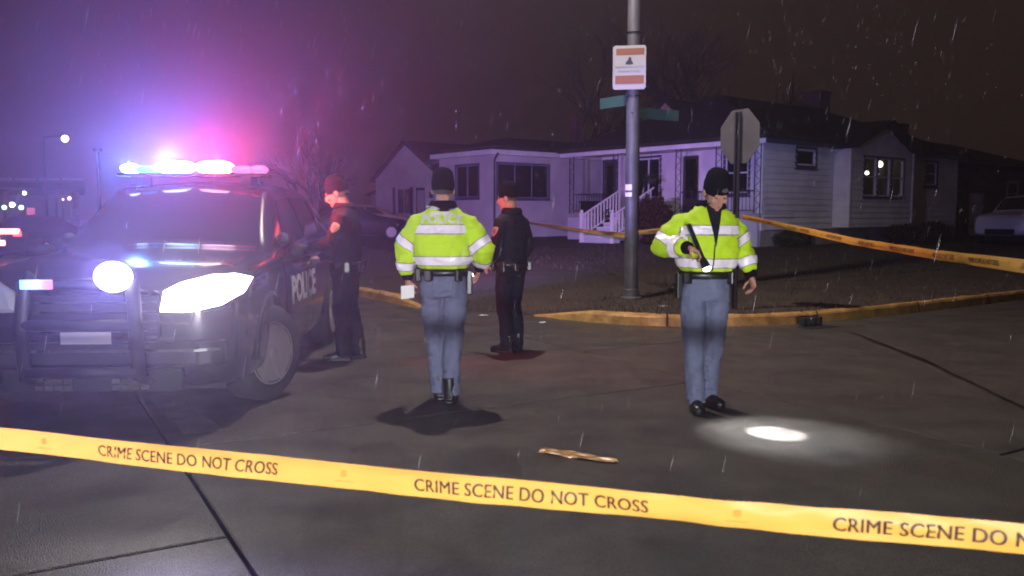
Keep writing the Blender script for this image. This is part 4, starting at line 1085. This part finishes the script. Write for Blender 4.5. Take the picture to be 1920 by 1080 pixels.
def hand(mb, wrist, a, n, side, curl=.55, thumb=.5, sc=1.0, splay=.08):
    """a: hand direction, n: way the palm faces; side +1 puts the thumb on +l"""
    a = Vector(a).normalized(); n = Vector(n); n = (n-a*n.dot(a)).normalized(); l = a.cross(n)*side; w = Vector(wrist)
    mb.tube([w-a*.03, w+a*.015, w+a*.05*sc, w+a*.088*sc], [(.026, .021), (.030, .020), (.041*sc, .017), (.040*sc, .014)], 12, up=n)
    for i, (o, L, r) in enumerate(((.030, .92, .0088), (.010, 1.0, .0092), (-.011, .95, .0088), (-.031, .76, .0078))):
        p = w+a*(.082*sc)+l*(o*sc); d = (a+l*(o*splay*8)).normalized(); pts = [p-a*.02]; ang = curl*(.55+.10*i)
        pts.append(p); dd = d
        for sl in (.043, .027, .021):
            dd = (dd*math.cos(ang)+n*math.sin(ang)).normalized(); p = p+dd*(sl*L*sc); pts.append(p); ang = curl*(.95+.05*i)
            nn = n*math.cos(ang*.0); n_ = (n-dd*n.dot(dd)); n2 = n_.normalized() if n_.length > .1 else -a
            # keep bending in the plane of a and n
            ax = a.cross(n); 
            q = dd.copy(); q.rotate(Matrix.Rotation(0, 3, ax)); dd = q
            # next joint bends further round the same axis
            e = dd.copy(); e.rotate(Matrix.Rotation(ang*.8, 3, ax)); dd = e; ang = 0
        mb.tube(pts, [r*1.15, r*1.1, r, r*.92, r*.75], 8)
    p = w+a*.022+l*.026; d = (a*.55+l*.80+n*(.35+thumb*.4)).normalized(); q = p+d*.042*sc; d2 = (a*.85+l*(.35-.5*thumb)+n*(.25+thumb*.8)).normalized(); r_ = q+d2*.032*sc; e = r_+(a*.9+n*(.3+thumb)-l*.3*thumb).normalized()*.024*sc
    mb.tube([p-d*.01, q, r_, e], [.0125, .0115, .0100, .0075], 8)
def person(loc, rz, label, hi, arms, ankles, hands, head=(0, 0), lean=(0, 0), seed=1, scale=1.0, hipx=0.0, shirt_v=False):
    """arms: {side: [shoulder, elbow, wrist]}; ankles: {side: (x, y, yaw)}; side +1 = the person's left (+x)"""
    r = empty('person', loc, rz, label, 'person', 'police officers at the scene'); r.scale = (scale,)*3
    V = Vector
    lx, ly = lean
    def L(z): f = max(0, (z-.95)/.6); return V((hipx+lx*f, ly*f, 0))     # torso lean
    # --- joints
    A = {}
    for s in (1, -1):
        sh, el, wr = [V(p) for p in arms[s]]; inn = V((s*.10+L(1.45).x, sh.y, 1.445)); A[s] = [inn, sh, sh.lerp(el, .5), el, el.lerp(wr, .5), wr]
    G = {}
    for s in (1, -1):
        ax, ay, yaw = ankles[s][:3]; az = ankles[s][3] if len(ankles[s]) > 3 else 0.0; hipj = V((hipx+s*.095, 0, .90)); an = V((ax, ay, .10+az)); kn = hipj.lerp(an, .5)+V((s*.012, -.028 if len(ankles[s]) < 5 else ankles[s][4], .03)); G[s] = [hipj, hipj.lerp(kn, .5)+V((0, -.005, 0)), kn, kn.lerp(an, .5)+V((0, .01, 0)), an]
    # --- body: one continuous surface
    b = MB()
    hp = V((0, .0, 1.565))+L(1.565); pit, yaw_h = head
    HM = Matrix.Rotation(yaw_h, 3, 'Z') @ Matrix.Rotation(pit, 3, 'X') @ Matrix.Scale(1.07, 3); hc = hp+HM @ V((0, -.012, .118))
    E = lambda c, rr: b.ell(hc+HM @ V(c), rr, HM, 16, 11)
    E((0, .012, .032), (.076, .097, .086)); E((0, -.028, -.03), (.062, .070, .084)); E((0, -.045, -.078), (.047, .047, .036)); E((0, -.084, -.096), (.021, .017, .018))
    E((0, -.086, .022), (.050, .016, .011)); E((0, -.099, -.063), (.024, .009, .011))
    for s in (1, -1): E((s*.040, -.076, -.024), (.023, .020, .022)); E((s*.078, .010, -.012), (.011, .025, .034))
    b.tube([hc+HM @ V((0, -.094, .012)), hc+HM @ V((0, -.112, -.016)), hc+HM @ V((0, -.116, -.034)), hc+HM @ V((0, -.096, -.042))], [.010, .014, .017, .011], 8)
    b.tube([L(1.42)+V((0, .02, 1.42)), hp+V((0, .015, -.02)), hc+HM @ V((0, .02, -.05))], [.060, .060, .058], 14)
    b.tube([L(z)+V((0, .01, z)) for z in (.84, .95, 1.1, 1.3, 1.42, 1.49)], [(.13, .09), (.14, .095), (.135, .09), (.16, .10), (.15, .085), (.07, .06)], 16, up=(0, 1, 0))
    for s in (1, -1):
        b.tube(A[s], [.05, .055, .047, .042, .036, .028], 10)
        b.tube(G[s]+[V((G[s][-1].x, G[s][-1].y, .04))], [.085, .075, .055, .05, .038, .035], 10)
        a_, n_, cu, th = hands[s]; hand(b, A[s][-1], a_, n_, s, cu, th)
    remesh(b.build('body', 'skin', r), .0062, 2)
    for s in (1, -1):
        m = MB(); m.ell(hc+HM @ V((s*.030, -.086, .004)), (.009, .006, .0045), HM); m.build('eye', 'eye', r, smooth=True)
    m = MB(); m.ell(hc+HM @ V((0, -.105, -.062)), (.022, .004, .007), HM); m.build('lips', 'lip', r, smooth=True)
    # hair below the cap at the back and sides
    m = MB(); m.grid(lambda i, j: hc+HM @ V((.079*math.sin(-1.9+3.8*i), .014+.100*math.cos(-1.9+3.8*i), .03-.085*j+.02*abs(-1+2*i))), 20, 5); m.build('hair', 'hair', r, smooth=True, fix=False)
    # --- trousers
    t = MB(); tops = [(1.075, .165, .118), (1.03, .172, .125), (.97, .184, .135), (.90, .190, .140), (.84, .178, .130)]
    t.tube([V((hipx+lx*.1, .005, z)) for z, w, d in tops], [(w, d) for z, w, d in tops], 20, up=(0, 1, 0), sq=2.3)
    for s in (1, -1):
        g0, g1, g2, g3, g4 = G[s]; t.tube([g0+V((-s*.005, 0, .04)), g0, g1, g2, g3, g4+V((0, .004, -.045))], [(.085, .10), (.098, .108), (.098, .100), (.080, .082), (.076, .078), (.074, .082)], 18)
    tr = remesh(t.build('trousers', 'trousers' if hi else 'navy', r), .012, 3)
    wrinkle(tr, .017, 8, seed, (1.3, 1.3, .6)); wrinkle(tr, .010, 15, seed+3, (.8, .8, 2.4))
    # --- jacket
    j = MB()
    if hi: rings = [(1.055, .172, .130), (1.075, .198, .150), (1.13, .225, .168), (1.22, .242, .176), (1.33, .245, .170), (1.42, .232, .150), (1.49, .185, .125), (1.535, .125, .105), (1.56, .095, .095)]; ar = [.078, .090, .097, .092, .080, .060]
    else: rings = [(.955, .188, .140), (.99, .190, .142), (1.08, .184, .138), (1.2, .200, .148), (1.33, .212, .150), (1.42, .205, .135), (1.49, .160, .110), (1.53, .105, .095), (1.55, .085, .088)]; ar = [.070, .080, .074, .066, .058, .046]
    j.tube([L(z)+V((0, .008, z)) for z, w, d in rings], [(w, d) for z, w, d in rings], 24, up=(0, 1, 0), sq=2.35)
    for s in (1, -1):
        a = A[s]; d = (a[5]-a[4]).normalized(); j.tube([a[0], a[1], a[2], a[3], a[4], a[5]-d*.035], ar, 16)
    jk = remesh(j.build('jacket', 'hivis' if hi else 'uniform_dark', r), .0115, 4)
    wrinkle(jk, .020 if hi else .012, 8, seed+5, (1.2, 1.2, .8)); wrinkle(jk, .009, 17, seed+9, (.8, .8, 2.0))
    def not_arm(c): return all(seg_dist(c, A[s][1:], ar[1:])[0] > .012 for s in (1, -1))
    bvh = BVHTree.FromObject(jk, bpy.context.evaluated_depsgraph_get()) if False else BVHTree.FromPolygons([v.co.copy() for v in jk.data.vertices], [tuple(p.vertices) for p in jk.data.polygons])
    def decal(name, m, pts, fs, face=-1, off=.013):
        bq = bmesh.new(); bv = [bq.verts.new((x, z, 0)) for x, z in pts]
        for f in fs:
            try: bq.faces.new([bv[k] for k in f])
            except ValueError: pass
        bmesh.ops.triangulate(bq, faces=bq.faces[:])
        for _ in range(4):
            le = [e for e in bq.edges if e.calc_length() > .011]
            if not le: break
            bmesh.ops.subdivide_edges(bq, edges=le, cuts=1); bmesh.ops.triangulate(bq, faces=bq.faces[:])
        bq.verts.index_update(); pts = [(v.co.x, v.co.y) for v in bq.verts]; fs = [tuple(v.index for v in f.verts) for f in bq.faces]; bq.free()
        out = []
        for x, z in pts:
            h = bvh.ray_cast(V((x, face*1.5, z)), V((0, -face, 0))); hy = h[0].y if h[0] is not None else face*.15
            out.append((x, hy+face*off, z))
        mm = MB(); mm.add(out, fs); return mm.build(name, m, r, fix=False)
    if hi:
        cz = 1.375
        band(jk, 'reflective_band', 'reflective', r, (0, 0, cz), (0, 0, 1), .033, not_arm, .006); band(jk, 'band_edge', 'reflective_edge', r, (0, 0, cz), (0, 0, 1), .039, not_arm, .003)
        band(jk, 'reflective_band', 'reflective', r, (0, 0, 1.128), (lx*.4, 0, 1), .032, not_arm, .006); band(jk, 'band_edge', 'reflective_edge', r, (0, 0, 1.128), (lx*.4, 0, 1), .038, not_arm, .003)
        for s in (1, -1):
            a = A[s]
            for (p0, p1, t_) in ((a[1], a[3], .80), (a[3], a[5], .60)):
                co = p0.lerp(p1, t_); ax = p1-p0
                kp = lambda c, s=s, co=co: (c-co).length < .16 and seg_dist(c, A[s][1:], ar[1:])[0] < .035 and (s*(c.x-L(1.3).x) > .17 or c.y < -.2)
                band(jk, 'sleeve_band', 'reflective', r, co, ax, .030, kp, .006); band(jk, 'band_edge', 'reflective_edge', r, co, ax, .036, kp, .003)
    for s in (1, -1):       # knit cuffs
        a = A[s]; d = (a[5]-a[4]).normalized(); m = MB(); m.tube([a[5]-d*.06, a[5]-d*.02, a[5]+d*.012], [ar[5]*.80, ar[5]*.82, ar[5]*.66] if hi else [ar[5]*.9, ar[5]*.9, ar[5]*.8], 14); m.build('cuff', 'knit', r, smooth=True)
    # collar
    def col(i, jx):
        an = math.radians(-62+304*i)-math.pi/2+math.radians(31+62-62); an = math.radians(120-420*0)+0
        th = math.radians(-60+300*i); f = .118-.022*jx+.010*math.sin(jx*3)
        return L(1.56)+V((f*math.cos(th)*1.0, .012+f*math.sin(th)*.95, 1.515+(.085 if hi else .06)*jx))
    m = MB(); m.grid(col, 26, 4); c_ = m.build('collar', 'knit' if hi else 'uniform_dark', r, smooth=True); so = c_.modifiers.new('s', 'SOLIDIFY'); so.thickness = .014
    # --- belt with gear
    m = MB(); n = 30; bz = 1.035 if hi else .965
    ew, ed = (.183, .135) if hi else (.198, .150)
    rad = lambda k: V((hipx+lx*.12+ew*math.copysign(abs(math.cos(k))**.87, math.cos(k)), .006+ed*math.copysign(abs(math.sin(k))**.87, math.sin(k)), 0))
    pts = [rad(2*math.pi*k/n) for k in range(n)]
    m.grid(lambda i, jx: pts[int(round(i*n)) % n]*1.0+V((0, 0, bz-.028+.056*jx)), n+1, 2); be = m.build('belt', 'leather', r, smooth=True); so = be.modifiers.new('s', 'SOLIDIFY'); so.thickness = .016; so.offset = 1
    for (k, w, h, dz) in ((math.pi+.12, .035, .10, -.085), (.25, .03, .055, -.02), (-.6, .028, .05, -.02), (math.pi+.75, .028, .045, -.02), (1.1, .03, .045, -.02), (2.2, .028, .05, -.02)):
        p = rad(k)*1.06+V((0, 0, bz+dz)); d = V((math.cos(k), math.sin(k), 0)); R = Matrix((V((-d.y, d.x, 0)), d, V((0, 0, 1)))).transposed(); mm = MB(); mm.obox(p+d*.012, (w, .024, h), R); mm.build('holster' if h > .08 else 'belt_pouch', 'leather', r, bevel=.01)
    # --- boots
    for s in (1, -1):
        ax, ay, yaw = ankles[s][:3]; az = ankles[s][3] if len(ankles[s]) > 3 else 0.0; m = MB(); R = Matrix.Rotation(yaw, 3, 'Z'); T = lambda p: R @ V(p)+V((ax, ay, az))
        m.tube([T((0, .075, .055)), T((0, .03, .058)), T((0, -.05, .052)), T((0, -.12, .042)), T((0, -.175, .036)), T((0, -.20, .030))], [(.036, .05), (.044, .055), (.046, .050), (.052, .040), (.046, .034), (.022, .022)], 14)
        m.tube([T((0, .028, .05)), T((0, .03, .12)), T((0, .026, .20))], [.050, .052, .055], 14)
        m.tube([T((0, .088, .011)), T((0, .02, .011)), T((0, -.1, .011)), T((0, -.19, .011))], [(.040, .012), (.046, .012), (.056, .012), (.036, .012)], 10)
        remesh(m.build('boot', 'leather', r), .008, 2)
    # --- knit cap
    prof = [(.99, -.022), (1.03, -.008), (1.045, .028), (1.03, .052), (1.0, .057), (.985, .082), (.89, .113), (.66, .137), (.34, .149), (.02, .152)]
    TM = Matrix.Rotation(-.20, 3, 'X'); m = MB()
    m.grid(lambda i, jx: hc+HM @ (V((0, .012, .014))+TM @ V((.083*math.sin(2*math.pi*i)*prof[int(round(jx*9))][0], .104*math.cos(2*math.pi*i)*prof[int(round(jx*9))][0], prof[int(round(jx*9))][1]))), 33, 10)
    cap = m.build('knit_cap', 'knit', r, smooth=True, fix=False)
    # return helpers
    r_ = {'root': r, 'jacket': jk, 'bvh': bvh, 'decal': decal, 'A': A, 'hc': hc, 'HM': HM, 'L': L, 'cap': cap, 'ar': ar}
    return r_
def rect_grid(x0, x1, z0, z1, nx=8, nz=4, fx=None):
    pts = []; fs = []
    for i in range(nx+1):
        for j in range(nz+1): x, z = x0+(x1-x0)*i/nx, z0+(z1-z0)*j/nz; pts.append((fx(x, z) if fx else x, z))
    for i in range(nx):
        for j in range(nz): a = i*(nz+1)+j; fs.append((a, a+nz+1, a+nz+2, a+1))
    return pts, fs
def shield(P, s, z=1.36, size=.048):
    """embroidered shoulder patch on the upper arm; s = side"""
    A = P['A'][s]; c = A[1].lerp(A[3], .38); out = Vector((s, -.12, .05)).normalized(); d = (A[3]-A[1]).normalized(); u = -(d-out*d.dot(out)).normalized(); w = out.cross(u)
    shp = [(-.75, .85), (0, 1.0), (.75, .85), (.85, .2), (.6, -.5), (0, -1.05), (-.6, -.5), (-.85, .2)]
    for f, nm, off, mt in ((1.0, 'shoulder_patch', .006, 'patch_gold'), (.62, 'patch_emblem', .009, 'patch_inner')):
        out_ = []
        pts = []; fs = []; n = len(shp)
        for ring in (1, .66, .33): pts += [(a*size*f*ring, b*size*1.1*f*ring) for a, b in shp]
        pts.append((0, 0))
        for rg in range(2):
            for k in range(n): fs.append((rg*n+k, rg*n+(k+1) % n, (rg+1)*n+(k+1) % n, (rg+1)*n+k))
        for k in range(n): fs.append((2*n+k, 2*n+(k+1) % n, 3*n))
        for a, b in pts:
            o_ = c+out*.3+w*a+u*b; h = P['bvh'].ray_cast(o_, -out); q = h[0] if h[0] is not None else c+out*.08+w*a+u*b; out_.append(q+out*off)
        mm = MB(); mm.add(out_, fs); mm.build(nm, mt, P['root'], fix=False)

def offs(px, py, base, d=None):
    """photo pixel -> offset from a person's base point at that person's own distance"""
    q = vp(px, py, d if d else base.y); return Vector((q.x-base.x, q.y-base.y, q.z))
# ---- officer in yellow seen from behind (faces away): local = -world in x and y
b2 = gp(833, 748); R180 = lambda v: Vector((-v.x, -v.y, v.z))
eL = R180(offs(756, 462, b2)); wL = R180(offs(760, 522, b2)); eR = R180(offs(915, 466, b2)); wR = R180(offs(899, 503, b2, b2.y+.10))
O2 = person(b2, math.pi, 'officer in yellow reflective jacket seen from behind, walking with a paper in hand', True,
    {1: [(.195, .01, 1.405), eL+Vector((-.02, -.02, 0)), wL+Vector((-.01, -.06, 0))], -1: [(-.195, .01, 1.405), eR+Vector((.03, .03, 0)), wR]},
    {1: (.035, -.02, .12), -1: (-.055, .10, -.10)}, {1: ((0, -.25, -1), (-.3, -.2, 0), .75, .6), -1: ((.2, -.5, -.8), (.8, 0, 0), .6, .4)}, (.12, 0), (0, -.01), 2, 1.0)
vs, fs = text_mesh('POLICE', .088, .0035, xs=1.12); O2['decal']('lettering', 'print', [(-x, y+1.475-.02) for x, y in vs], [tuple(reversed(f)) for f in fs], 1, .012)
for z0, w in ((1.545, .115), (1.503, .088)):
    for x0, x1 in ((-w, -w*.1), (w*.02, w)):
        p_, f_ = rect_grid(x0, x1, z0-.014, z0+.012, 8, 2); O2['decal']('lettering', 'print', p_, f_, 1, .010)
# ---- officer in yellow facing the camera with a flashlight
b4 = gp(1312, 764); LENS = vp(1325, 503, b4.y-.33); TGT = gp(1452, 812); FD = (TGT-LENS).normalized()
grip = LENS-FD*.125; wl4 = grip-b4; 
wrist4 = Vector((wl4.x-.075, wl4.y+.04, wl4.z+.035))
eA = offs(1236, 462, b4, b4.y-.03); wA = wrist4; eB = offs(1393, 455, b4); wB = offs(1409, 518, b4, b4.y-.06)
O4 = person(b4, 0, 'officer in yellow reflective jacket looking down and shining a flashlight', True,
    {-1: [(-.175, .0, 1.405), eA+Vector((.02, .02, 0)), wA], 1: [(.215, .01, 1.40), eB+Vector((-.02, .02, .0)), wB]},
    {-1: (-.055, -.10, -.05), 1: (.075, .10, .45)}, {-1: (tuple((grip-b4-wA).normalized()), (0.35, -.25, -1.0), 1.15, .9), 1: ((.15, -.25, -1), (-1, -.2, 0), .95, .7)}, (.62, .20), (.03, -.02), 4, 1.0, .02)
p_, f_ = rect_grid(-1, 1, 1.26, 1.575, 8, 10, lambda x, z: O4['L'](1.4).x+.012+x*(.004+.062*((z-1.26)/.315)**1.1)); O4['decal']('shirt_front', 'navy', p_, f_, -1, .012)
p_, f_ = rect_grid(-.0045, .0045, 1.07, 1.27, 2, 12, lambda x, z: x+O4['L'](z).x+.012-.03*(1.27-z)/.2*0); O4['decal']('zip', 'knit', p_, f_, -1, .011)
m = MB(); hc, HM = O4['hc'], O4['HM']; m.prism([(-.022, 0), (-.02, .018), (0, .03), (.02, .018), (.022, 0), (0, -.008)], -.004, .002)
bd = m.build('cap_badge', 'sign_back', O4['root']); bd.matrix_local = Matrix.Translation(hc+HM @ Vector((.006, -.106, .072))) @ HM.to_4x4()
fl = empty('flashlight', LENS, 0, 'long black lit flashlight in the hand of the officer facing us', 'flashlight', 'officers\' flashlights')
def flashlight(e, d, em='lamp_white', power=40, size=26, L_=.36):
    m = MB(); m.tube([-d*L_, -d*(L_-.01), -d*.085, -d*.06, -d*.012, d*0], [.014, .0175, .0175, .027, .031, .031], 14); m.build('barrel', 'leather', e, smooth=True)
    u = d.orthogonal().normalized(); w = d.cross(u); mm = MB(); mm.ell(d*-.004, (.030, .030, .026)); mm.build('lens', em, e, smooth=True)
    lamp('flashlight_beam', 'SPOT', d*.035, power, (.97, .98, 1), e, .012, d*3, size, .55)
    lamp('flashlight_spill', 'SPOT', d*.036, power*.24, (.97, .98, 1), e, .012, d*3, 56, 1.0)
flashlight(fl, FD, 'lens_strobe', 1300, 19)
# ---- dark officer at the middle, turned away
b3 = gp(958, 659); O3 = person(b3, math.radians(-128), 'officer in dark uniform standing turned away behind the yellow jacket', False,
    {1: [(.185, .01, 1.41), (.27, .02, 1.17), (.22, -.14, .98)], -1: [(-.185, .01, 1.41), (-.27, .04, 1.16), (-.24, -.06, .93)]},
    {1: (.10, .02, .15), -1: (-.10, .0, -.2)}, {1: ((0, -.6, -.8), (-1, 0, 0), .9, .6), -1: ((0, -.2, -1), (1, 0, 0), .6, .4)}, (.18, .25), (0, 0), 6, .99)
shield(O3, 1)
L3 = O3['root'].matrix_basis @ Vector((.20, -.24, .90)); T3 = gp(700, 632); fd = (T3-L3).normalized()
fl3 = empty('flashlight', L3+fd*.12, 0, 'small flashlight in the lowered hand of the officer turned away', 'flashlight', 'officers\' flashlights'); flashlight(fl3, fd, 'lamp_white', 26, 11, .2)
# ---- dark officer beside the patrol car
b1 = gp(652, 674); O1 = person(b1, math.radians(-92), 'officer in dark uniform leaning a hand on the police SUV', False,
    {1: [(.185, .01, 1.41), (.235, -.10, 1.19), (.13, -.36, 1.10)], -1: [(-.185, .01, 1.41), (-.25, -.06, 1.17), (-.15, -.30, 1.02)]},
    {1: (.09, -.02, .1), -1: (-.10, .08, -.25)}, {1: ((-.1, -1, -.15), (-.3, 0, -1), .45, .4), -1: ((.3, -1, -.1), (0, 0, -1), .6, .4)}, (.42, 0), (0, -.02), 8, 1.02)
shield(O1, 1)
# the folded paper
pw = R180(wL+Vector((-.01, -.06, 0)))+b2
pp = empty('paper_slip', (0, 0, 0), 0, 'white folded paper slip in the walking officer\'s left hand', 'paper')
m = MB(); c_ = pw+Vector((.005, -.02, -.115)); m.grid(lambda i, jx: c_+Vector((-.055+.105*i, -.012*math.sin(i*3), -.055+.105*jx+.012*i)), 6, 4); o = m.build('sheet', 'paper', pp); so = o.modifiers.new('s', 'SOLIDIFY'); so.thickness = .002

# ================================================================== BARRIER TAPES
def tape(name, pts, width, label, repeat=None, twist=0.0, txt_scale=1.0, n=80):
    """pts: control points of the tape's centre line; the sheet hangs upright"""
    e = empty(name, (0, 0, 0), 0, label, 'tape'); P = [Vector(p) for p in pts]
    ln = [0]
    for a, b in zip(P, P[1:]): ln.append(ln[-1]+(b-a).length)
    def at(s):
        s = max(-.2, min(ln[-1]+.2, s)); k = 0
        while k < len(P)-2 and s > ln[k+1]: k += 1
        t = (s-ln[k])/(ln[k+1]-ln[k]); return P[k]+(P[k+1]-P[k])*t, (P[k+1]-P[k]).normalized()
    def surf(s, h, off=0):
        c, d = at(s); nrm = Vector((d.y, -d.x, 0)).normalized(); a = twist*math.sin(s*1.3+1)+.16*math.sin(s*2.1); up = Vector((0, 0, 1))*math.cos(a)+nrm*math.sin(a)
        nn = nrm*math.cos(a)-Vector((0, 0, 1))*math.sin(a); bow = .006*math.cos(h/width*math.pi)+.005*math.sin(s*7+h*20)+.006*noise.noise(Vector((s*9, h*30, 1)))
        return c+up*h+nn*(bow+off)
    m = MB(); m.grid(lambda i, j: surf(ln[-1]*i, width*(j-.5)), n, 11); m.build('strip', 'tape_yellow', e, smooth=True, fix=False)
    if repeat:
        s0, per, tl, hgt = repeat; vs, fs = text_mesh('CRIME SCENE DO NOT CROSS', 1.0, .0, 'LEFT', 1.0, 1.03); xm = max(x for x, y in vs); ym = max(y for x, y in vs)-min(y for x, y in vs); yc = (max(y for x, y in vs)+min(y for x, y in vs))/2
        s = s0-per*math.ceil(s0/per)
        while s < ln[-1]:
            if s+tl > 0:
                mm = MB()
                for sh_ in (-.5, -.25, 0, .25, .5): mm.add([surf(s+(x+.045*sh_)/xm*tl, (y-yc)/ym*hgt*txt_scale, .0026+.0003*sh_) for x, y in vs], fs)
                mm.build('lettering', 'tape_ink', e, fix=False)
                c = s+tl+(per-tl)*.5
                mm = MB()   # small printed maker's mark: a ball with bands over a short line
                for k in range(3):
                    r0 = .0105; hh = -.006+.0065*k
                    mm.add([surf(c+x, y+.004, .0014) for x, y in ((-r0*math.cos(hh*80), hh), (r0*math.cos(hh*80), hh+.003), (r0*math.cos(hh*80), hh+.0065), (-r0*math.cos(hh*80), hh+.0035))], [(0, 1, 2, 3)])
                mm.add([surf(c+x, y, .0014) for x, y in ((-.028, -.0165), (.028, -.0165), (.028, -.0145), (-.028, -.0145))], [(0, 1, 2, 3)]); mm.build('maker_mark', 'tape_logo', e, fix=False)
            s += per
    return e, surf, ln
dR, dLf = 1.90, 2.81
TL = vp(0, 822, dLf); TR = vp(1920, 1011, dR); ext = (TR-TL)
mid = (TL+TR)/2+Vector((0, 0, -.012))
Q = [TL-ext*.45, TL-ext*.2]+[TL+ext*k/6+Vector((0, 0, -.045*(k/6)*(1-k/6)+.0))  for k in range(7)]+[TR+ext*.2, TR+ext*.5]
# letter phase: first text starts at photo x = 187 on the strip
def s_at(px):
    tot = 0; best = None
    for a, b in zip(Q, Q[1:]):
        for k in range(60):
            p = a.lerp(b, k/60); f = p.y*math.cos(PITCH)-(p.z-CAM_H)*math.sin(PITCH); x = 960+FPX*p.x/f
            if best is None or abs(x-px) < best[0]: best = (abs(x-px), tot+(b-a).length*k/60)
        tot += (b-a).length
    return best[1]
s1, s2, s3 = s_at(187), s_at(780), s_at(1560); per = (s3-s1)/2
tape('barrier_tape', Q, .074, 'bright yellow crime scene tape stretched across the foreground', (s1, per, per*.595, .036), .0, 1.0, 460)
stp_ = ss.location
q0 = Vector((stp_.x+.05, stp_.y-.05, vp(1385, 406, stp_.y).z)); q3 = vp(1925, 500, 4.6); q4 = q3+(q3-q0)*.5
tape('barrier_tape', [q0, vp(1500, 430, 10.6), vp(1600, 452.5, 8.9), vp(1750, 477, 6.7), q3, q4], .076, 'yellow tape running from the stop sign post across the lawn', (.2, 1.05, .63, .034), .25)
q0 = Vector((P0.x-.10, P0.y-.08, vp(1175, 441, P0.y).z)); q1 = vp(1100, 433, 20); q2 = vp(1000, 419, 31)
tape('barrier_tape', [q0, q1, q2, q2+(q2-q1)*.6], .076, 'thin yellow tape running back from the lamp pole past the steps', (.2, 1.05, .63, .034), .25)
q1 = Vector((stp_.x-.05, stp_.y-.06, vp(1385, 408, stp_.y).z)); q0 = Vector((P0.x+.10, P0.y-.08, vp(1190, 436, P0.y).z))
tape('barrier_tape', [q0, (q0+q1)/2-Vector((0, 0, .04)), q1], .076, 'yellow tape between the lamp pole and the stop sign post', (.2, 1.05, .63, .034), .2)

# ================================================================== LITTER
c0, c1 = gp(1015, 846), gp(1158, 868); ls = empty('plastic_strip', c0, 0, 'crumpled amber plastic strip lying on the wet road', 'litter'); dd = c1-c0; w_ = Vector((-dd.y, dd.x, 0)).normalized(); m = MB(); q = random.Random(9)
m.grid(lambda i, j: dd*i+w_*((j-.5)*.13*(1-.75*abs(i-.35)**1.1)*(1 if i < .98 else .3))+Vector((0, 0, .008+.006*abs(math.sin(i*7+j*2))+.010*noise.noise(Vector((i*6, j*3, 2))))), 30, 8); o = m.build('sheet', 'strip', ls); so = o.modifiers.new('s', 'SOLIDIFY'); so.thickness = .002
for (px, py, zz, w, lab) in ((1243, 571, .17, .16, 'pale scrap of litter on the verge behind the kerb'), (907, 590, .03, .13, 'crumpled pale wrapper in the kerb gap'), (1017, 606, .01, .10, 'small white scrap by the pointed kerb end')):
    p = gp(px, py, zz); p.z = max(lawn_z(p), .004) if zz > .1 else .008; e = empty('litter_scrap', p, 0, lab, 'litter'); m = MB()
    m.grid(lambda i, j: (w*(i-.5), .07*(j-.5), .012+.03*abs(noise.noise(Vector((i*5+px, j*4, 0))))), 8, 5); o = m.build('sheet', 'dirty_white', e); so = o.modifiers.new('s', 'SOLIDIFY'); so.thickness = .003
cp = local(HC, (-2.3, 3.6, 0)); cp.z = lawn_z(cp)
o = MB(); o.lathe([(.05, 0), (.05, .22), (.045, .24), (.02, .25)], n=14); o = o.build('path_light', 'dirty_white', None); o.location = cp; tag(o, 'short pale path light on the lawn by the steps', 'path light')

# ================================================================== RAIN in the air, and the haze it makes
q = random.Random(31); m = MB()
for k in range(3600):
    c = Vector((q.uniform(-9, 9), q.uniform(2.6, 15), q.uniform(.15, 6.5)))
    L_ = q.uniform(.05, .13); ax = Vector((.20+q.gauss(0, .03), q.gauss(0, .03), 1)).normalized()*L_; r = q.uniform(.0004, .0008); u = Vector((r, 0, 0)); w = Vector((0, r, 0))
    m.add([c-ax*.5, c+u, c+w, c-u, c-w, c+ax*.5], [(0, 2, 1), (0, 3, 2), (0, 4, 3), (0, 1, 4), (5, 1, 2), (5, 2, 3), (5, 3, 4), (5, 4, 1)])
tag(m.build('rain', 'rain', fix=False), 'fine rain drops falling in front of the lights', 'rain', kind='stuff')
hm = bpy.data.materials.new('haze'); hm.use_nodes = True; N = hm.node_tree.nodes; N.remove(N['Principled BSDF'])
pv = N.new('ShaderNodeVolumePrincipled'); pv.inputs['Color'].default_value = (.93, .93, .96, 1); pv.inputs['Density'].default_value = HAZE; pv.inputs['Anisotropy'].default_value = .80
hm.node_tree.links.new(pv.outputs[0], N['Material Output'].inputs['Volume'])
m = MB(); m.box((-175, -45, -1.2), (175, 205, 19)); tag(m.build('haze', hm), 'thin rainy mist hanging over the whole street', 'haze', kind='stuff')
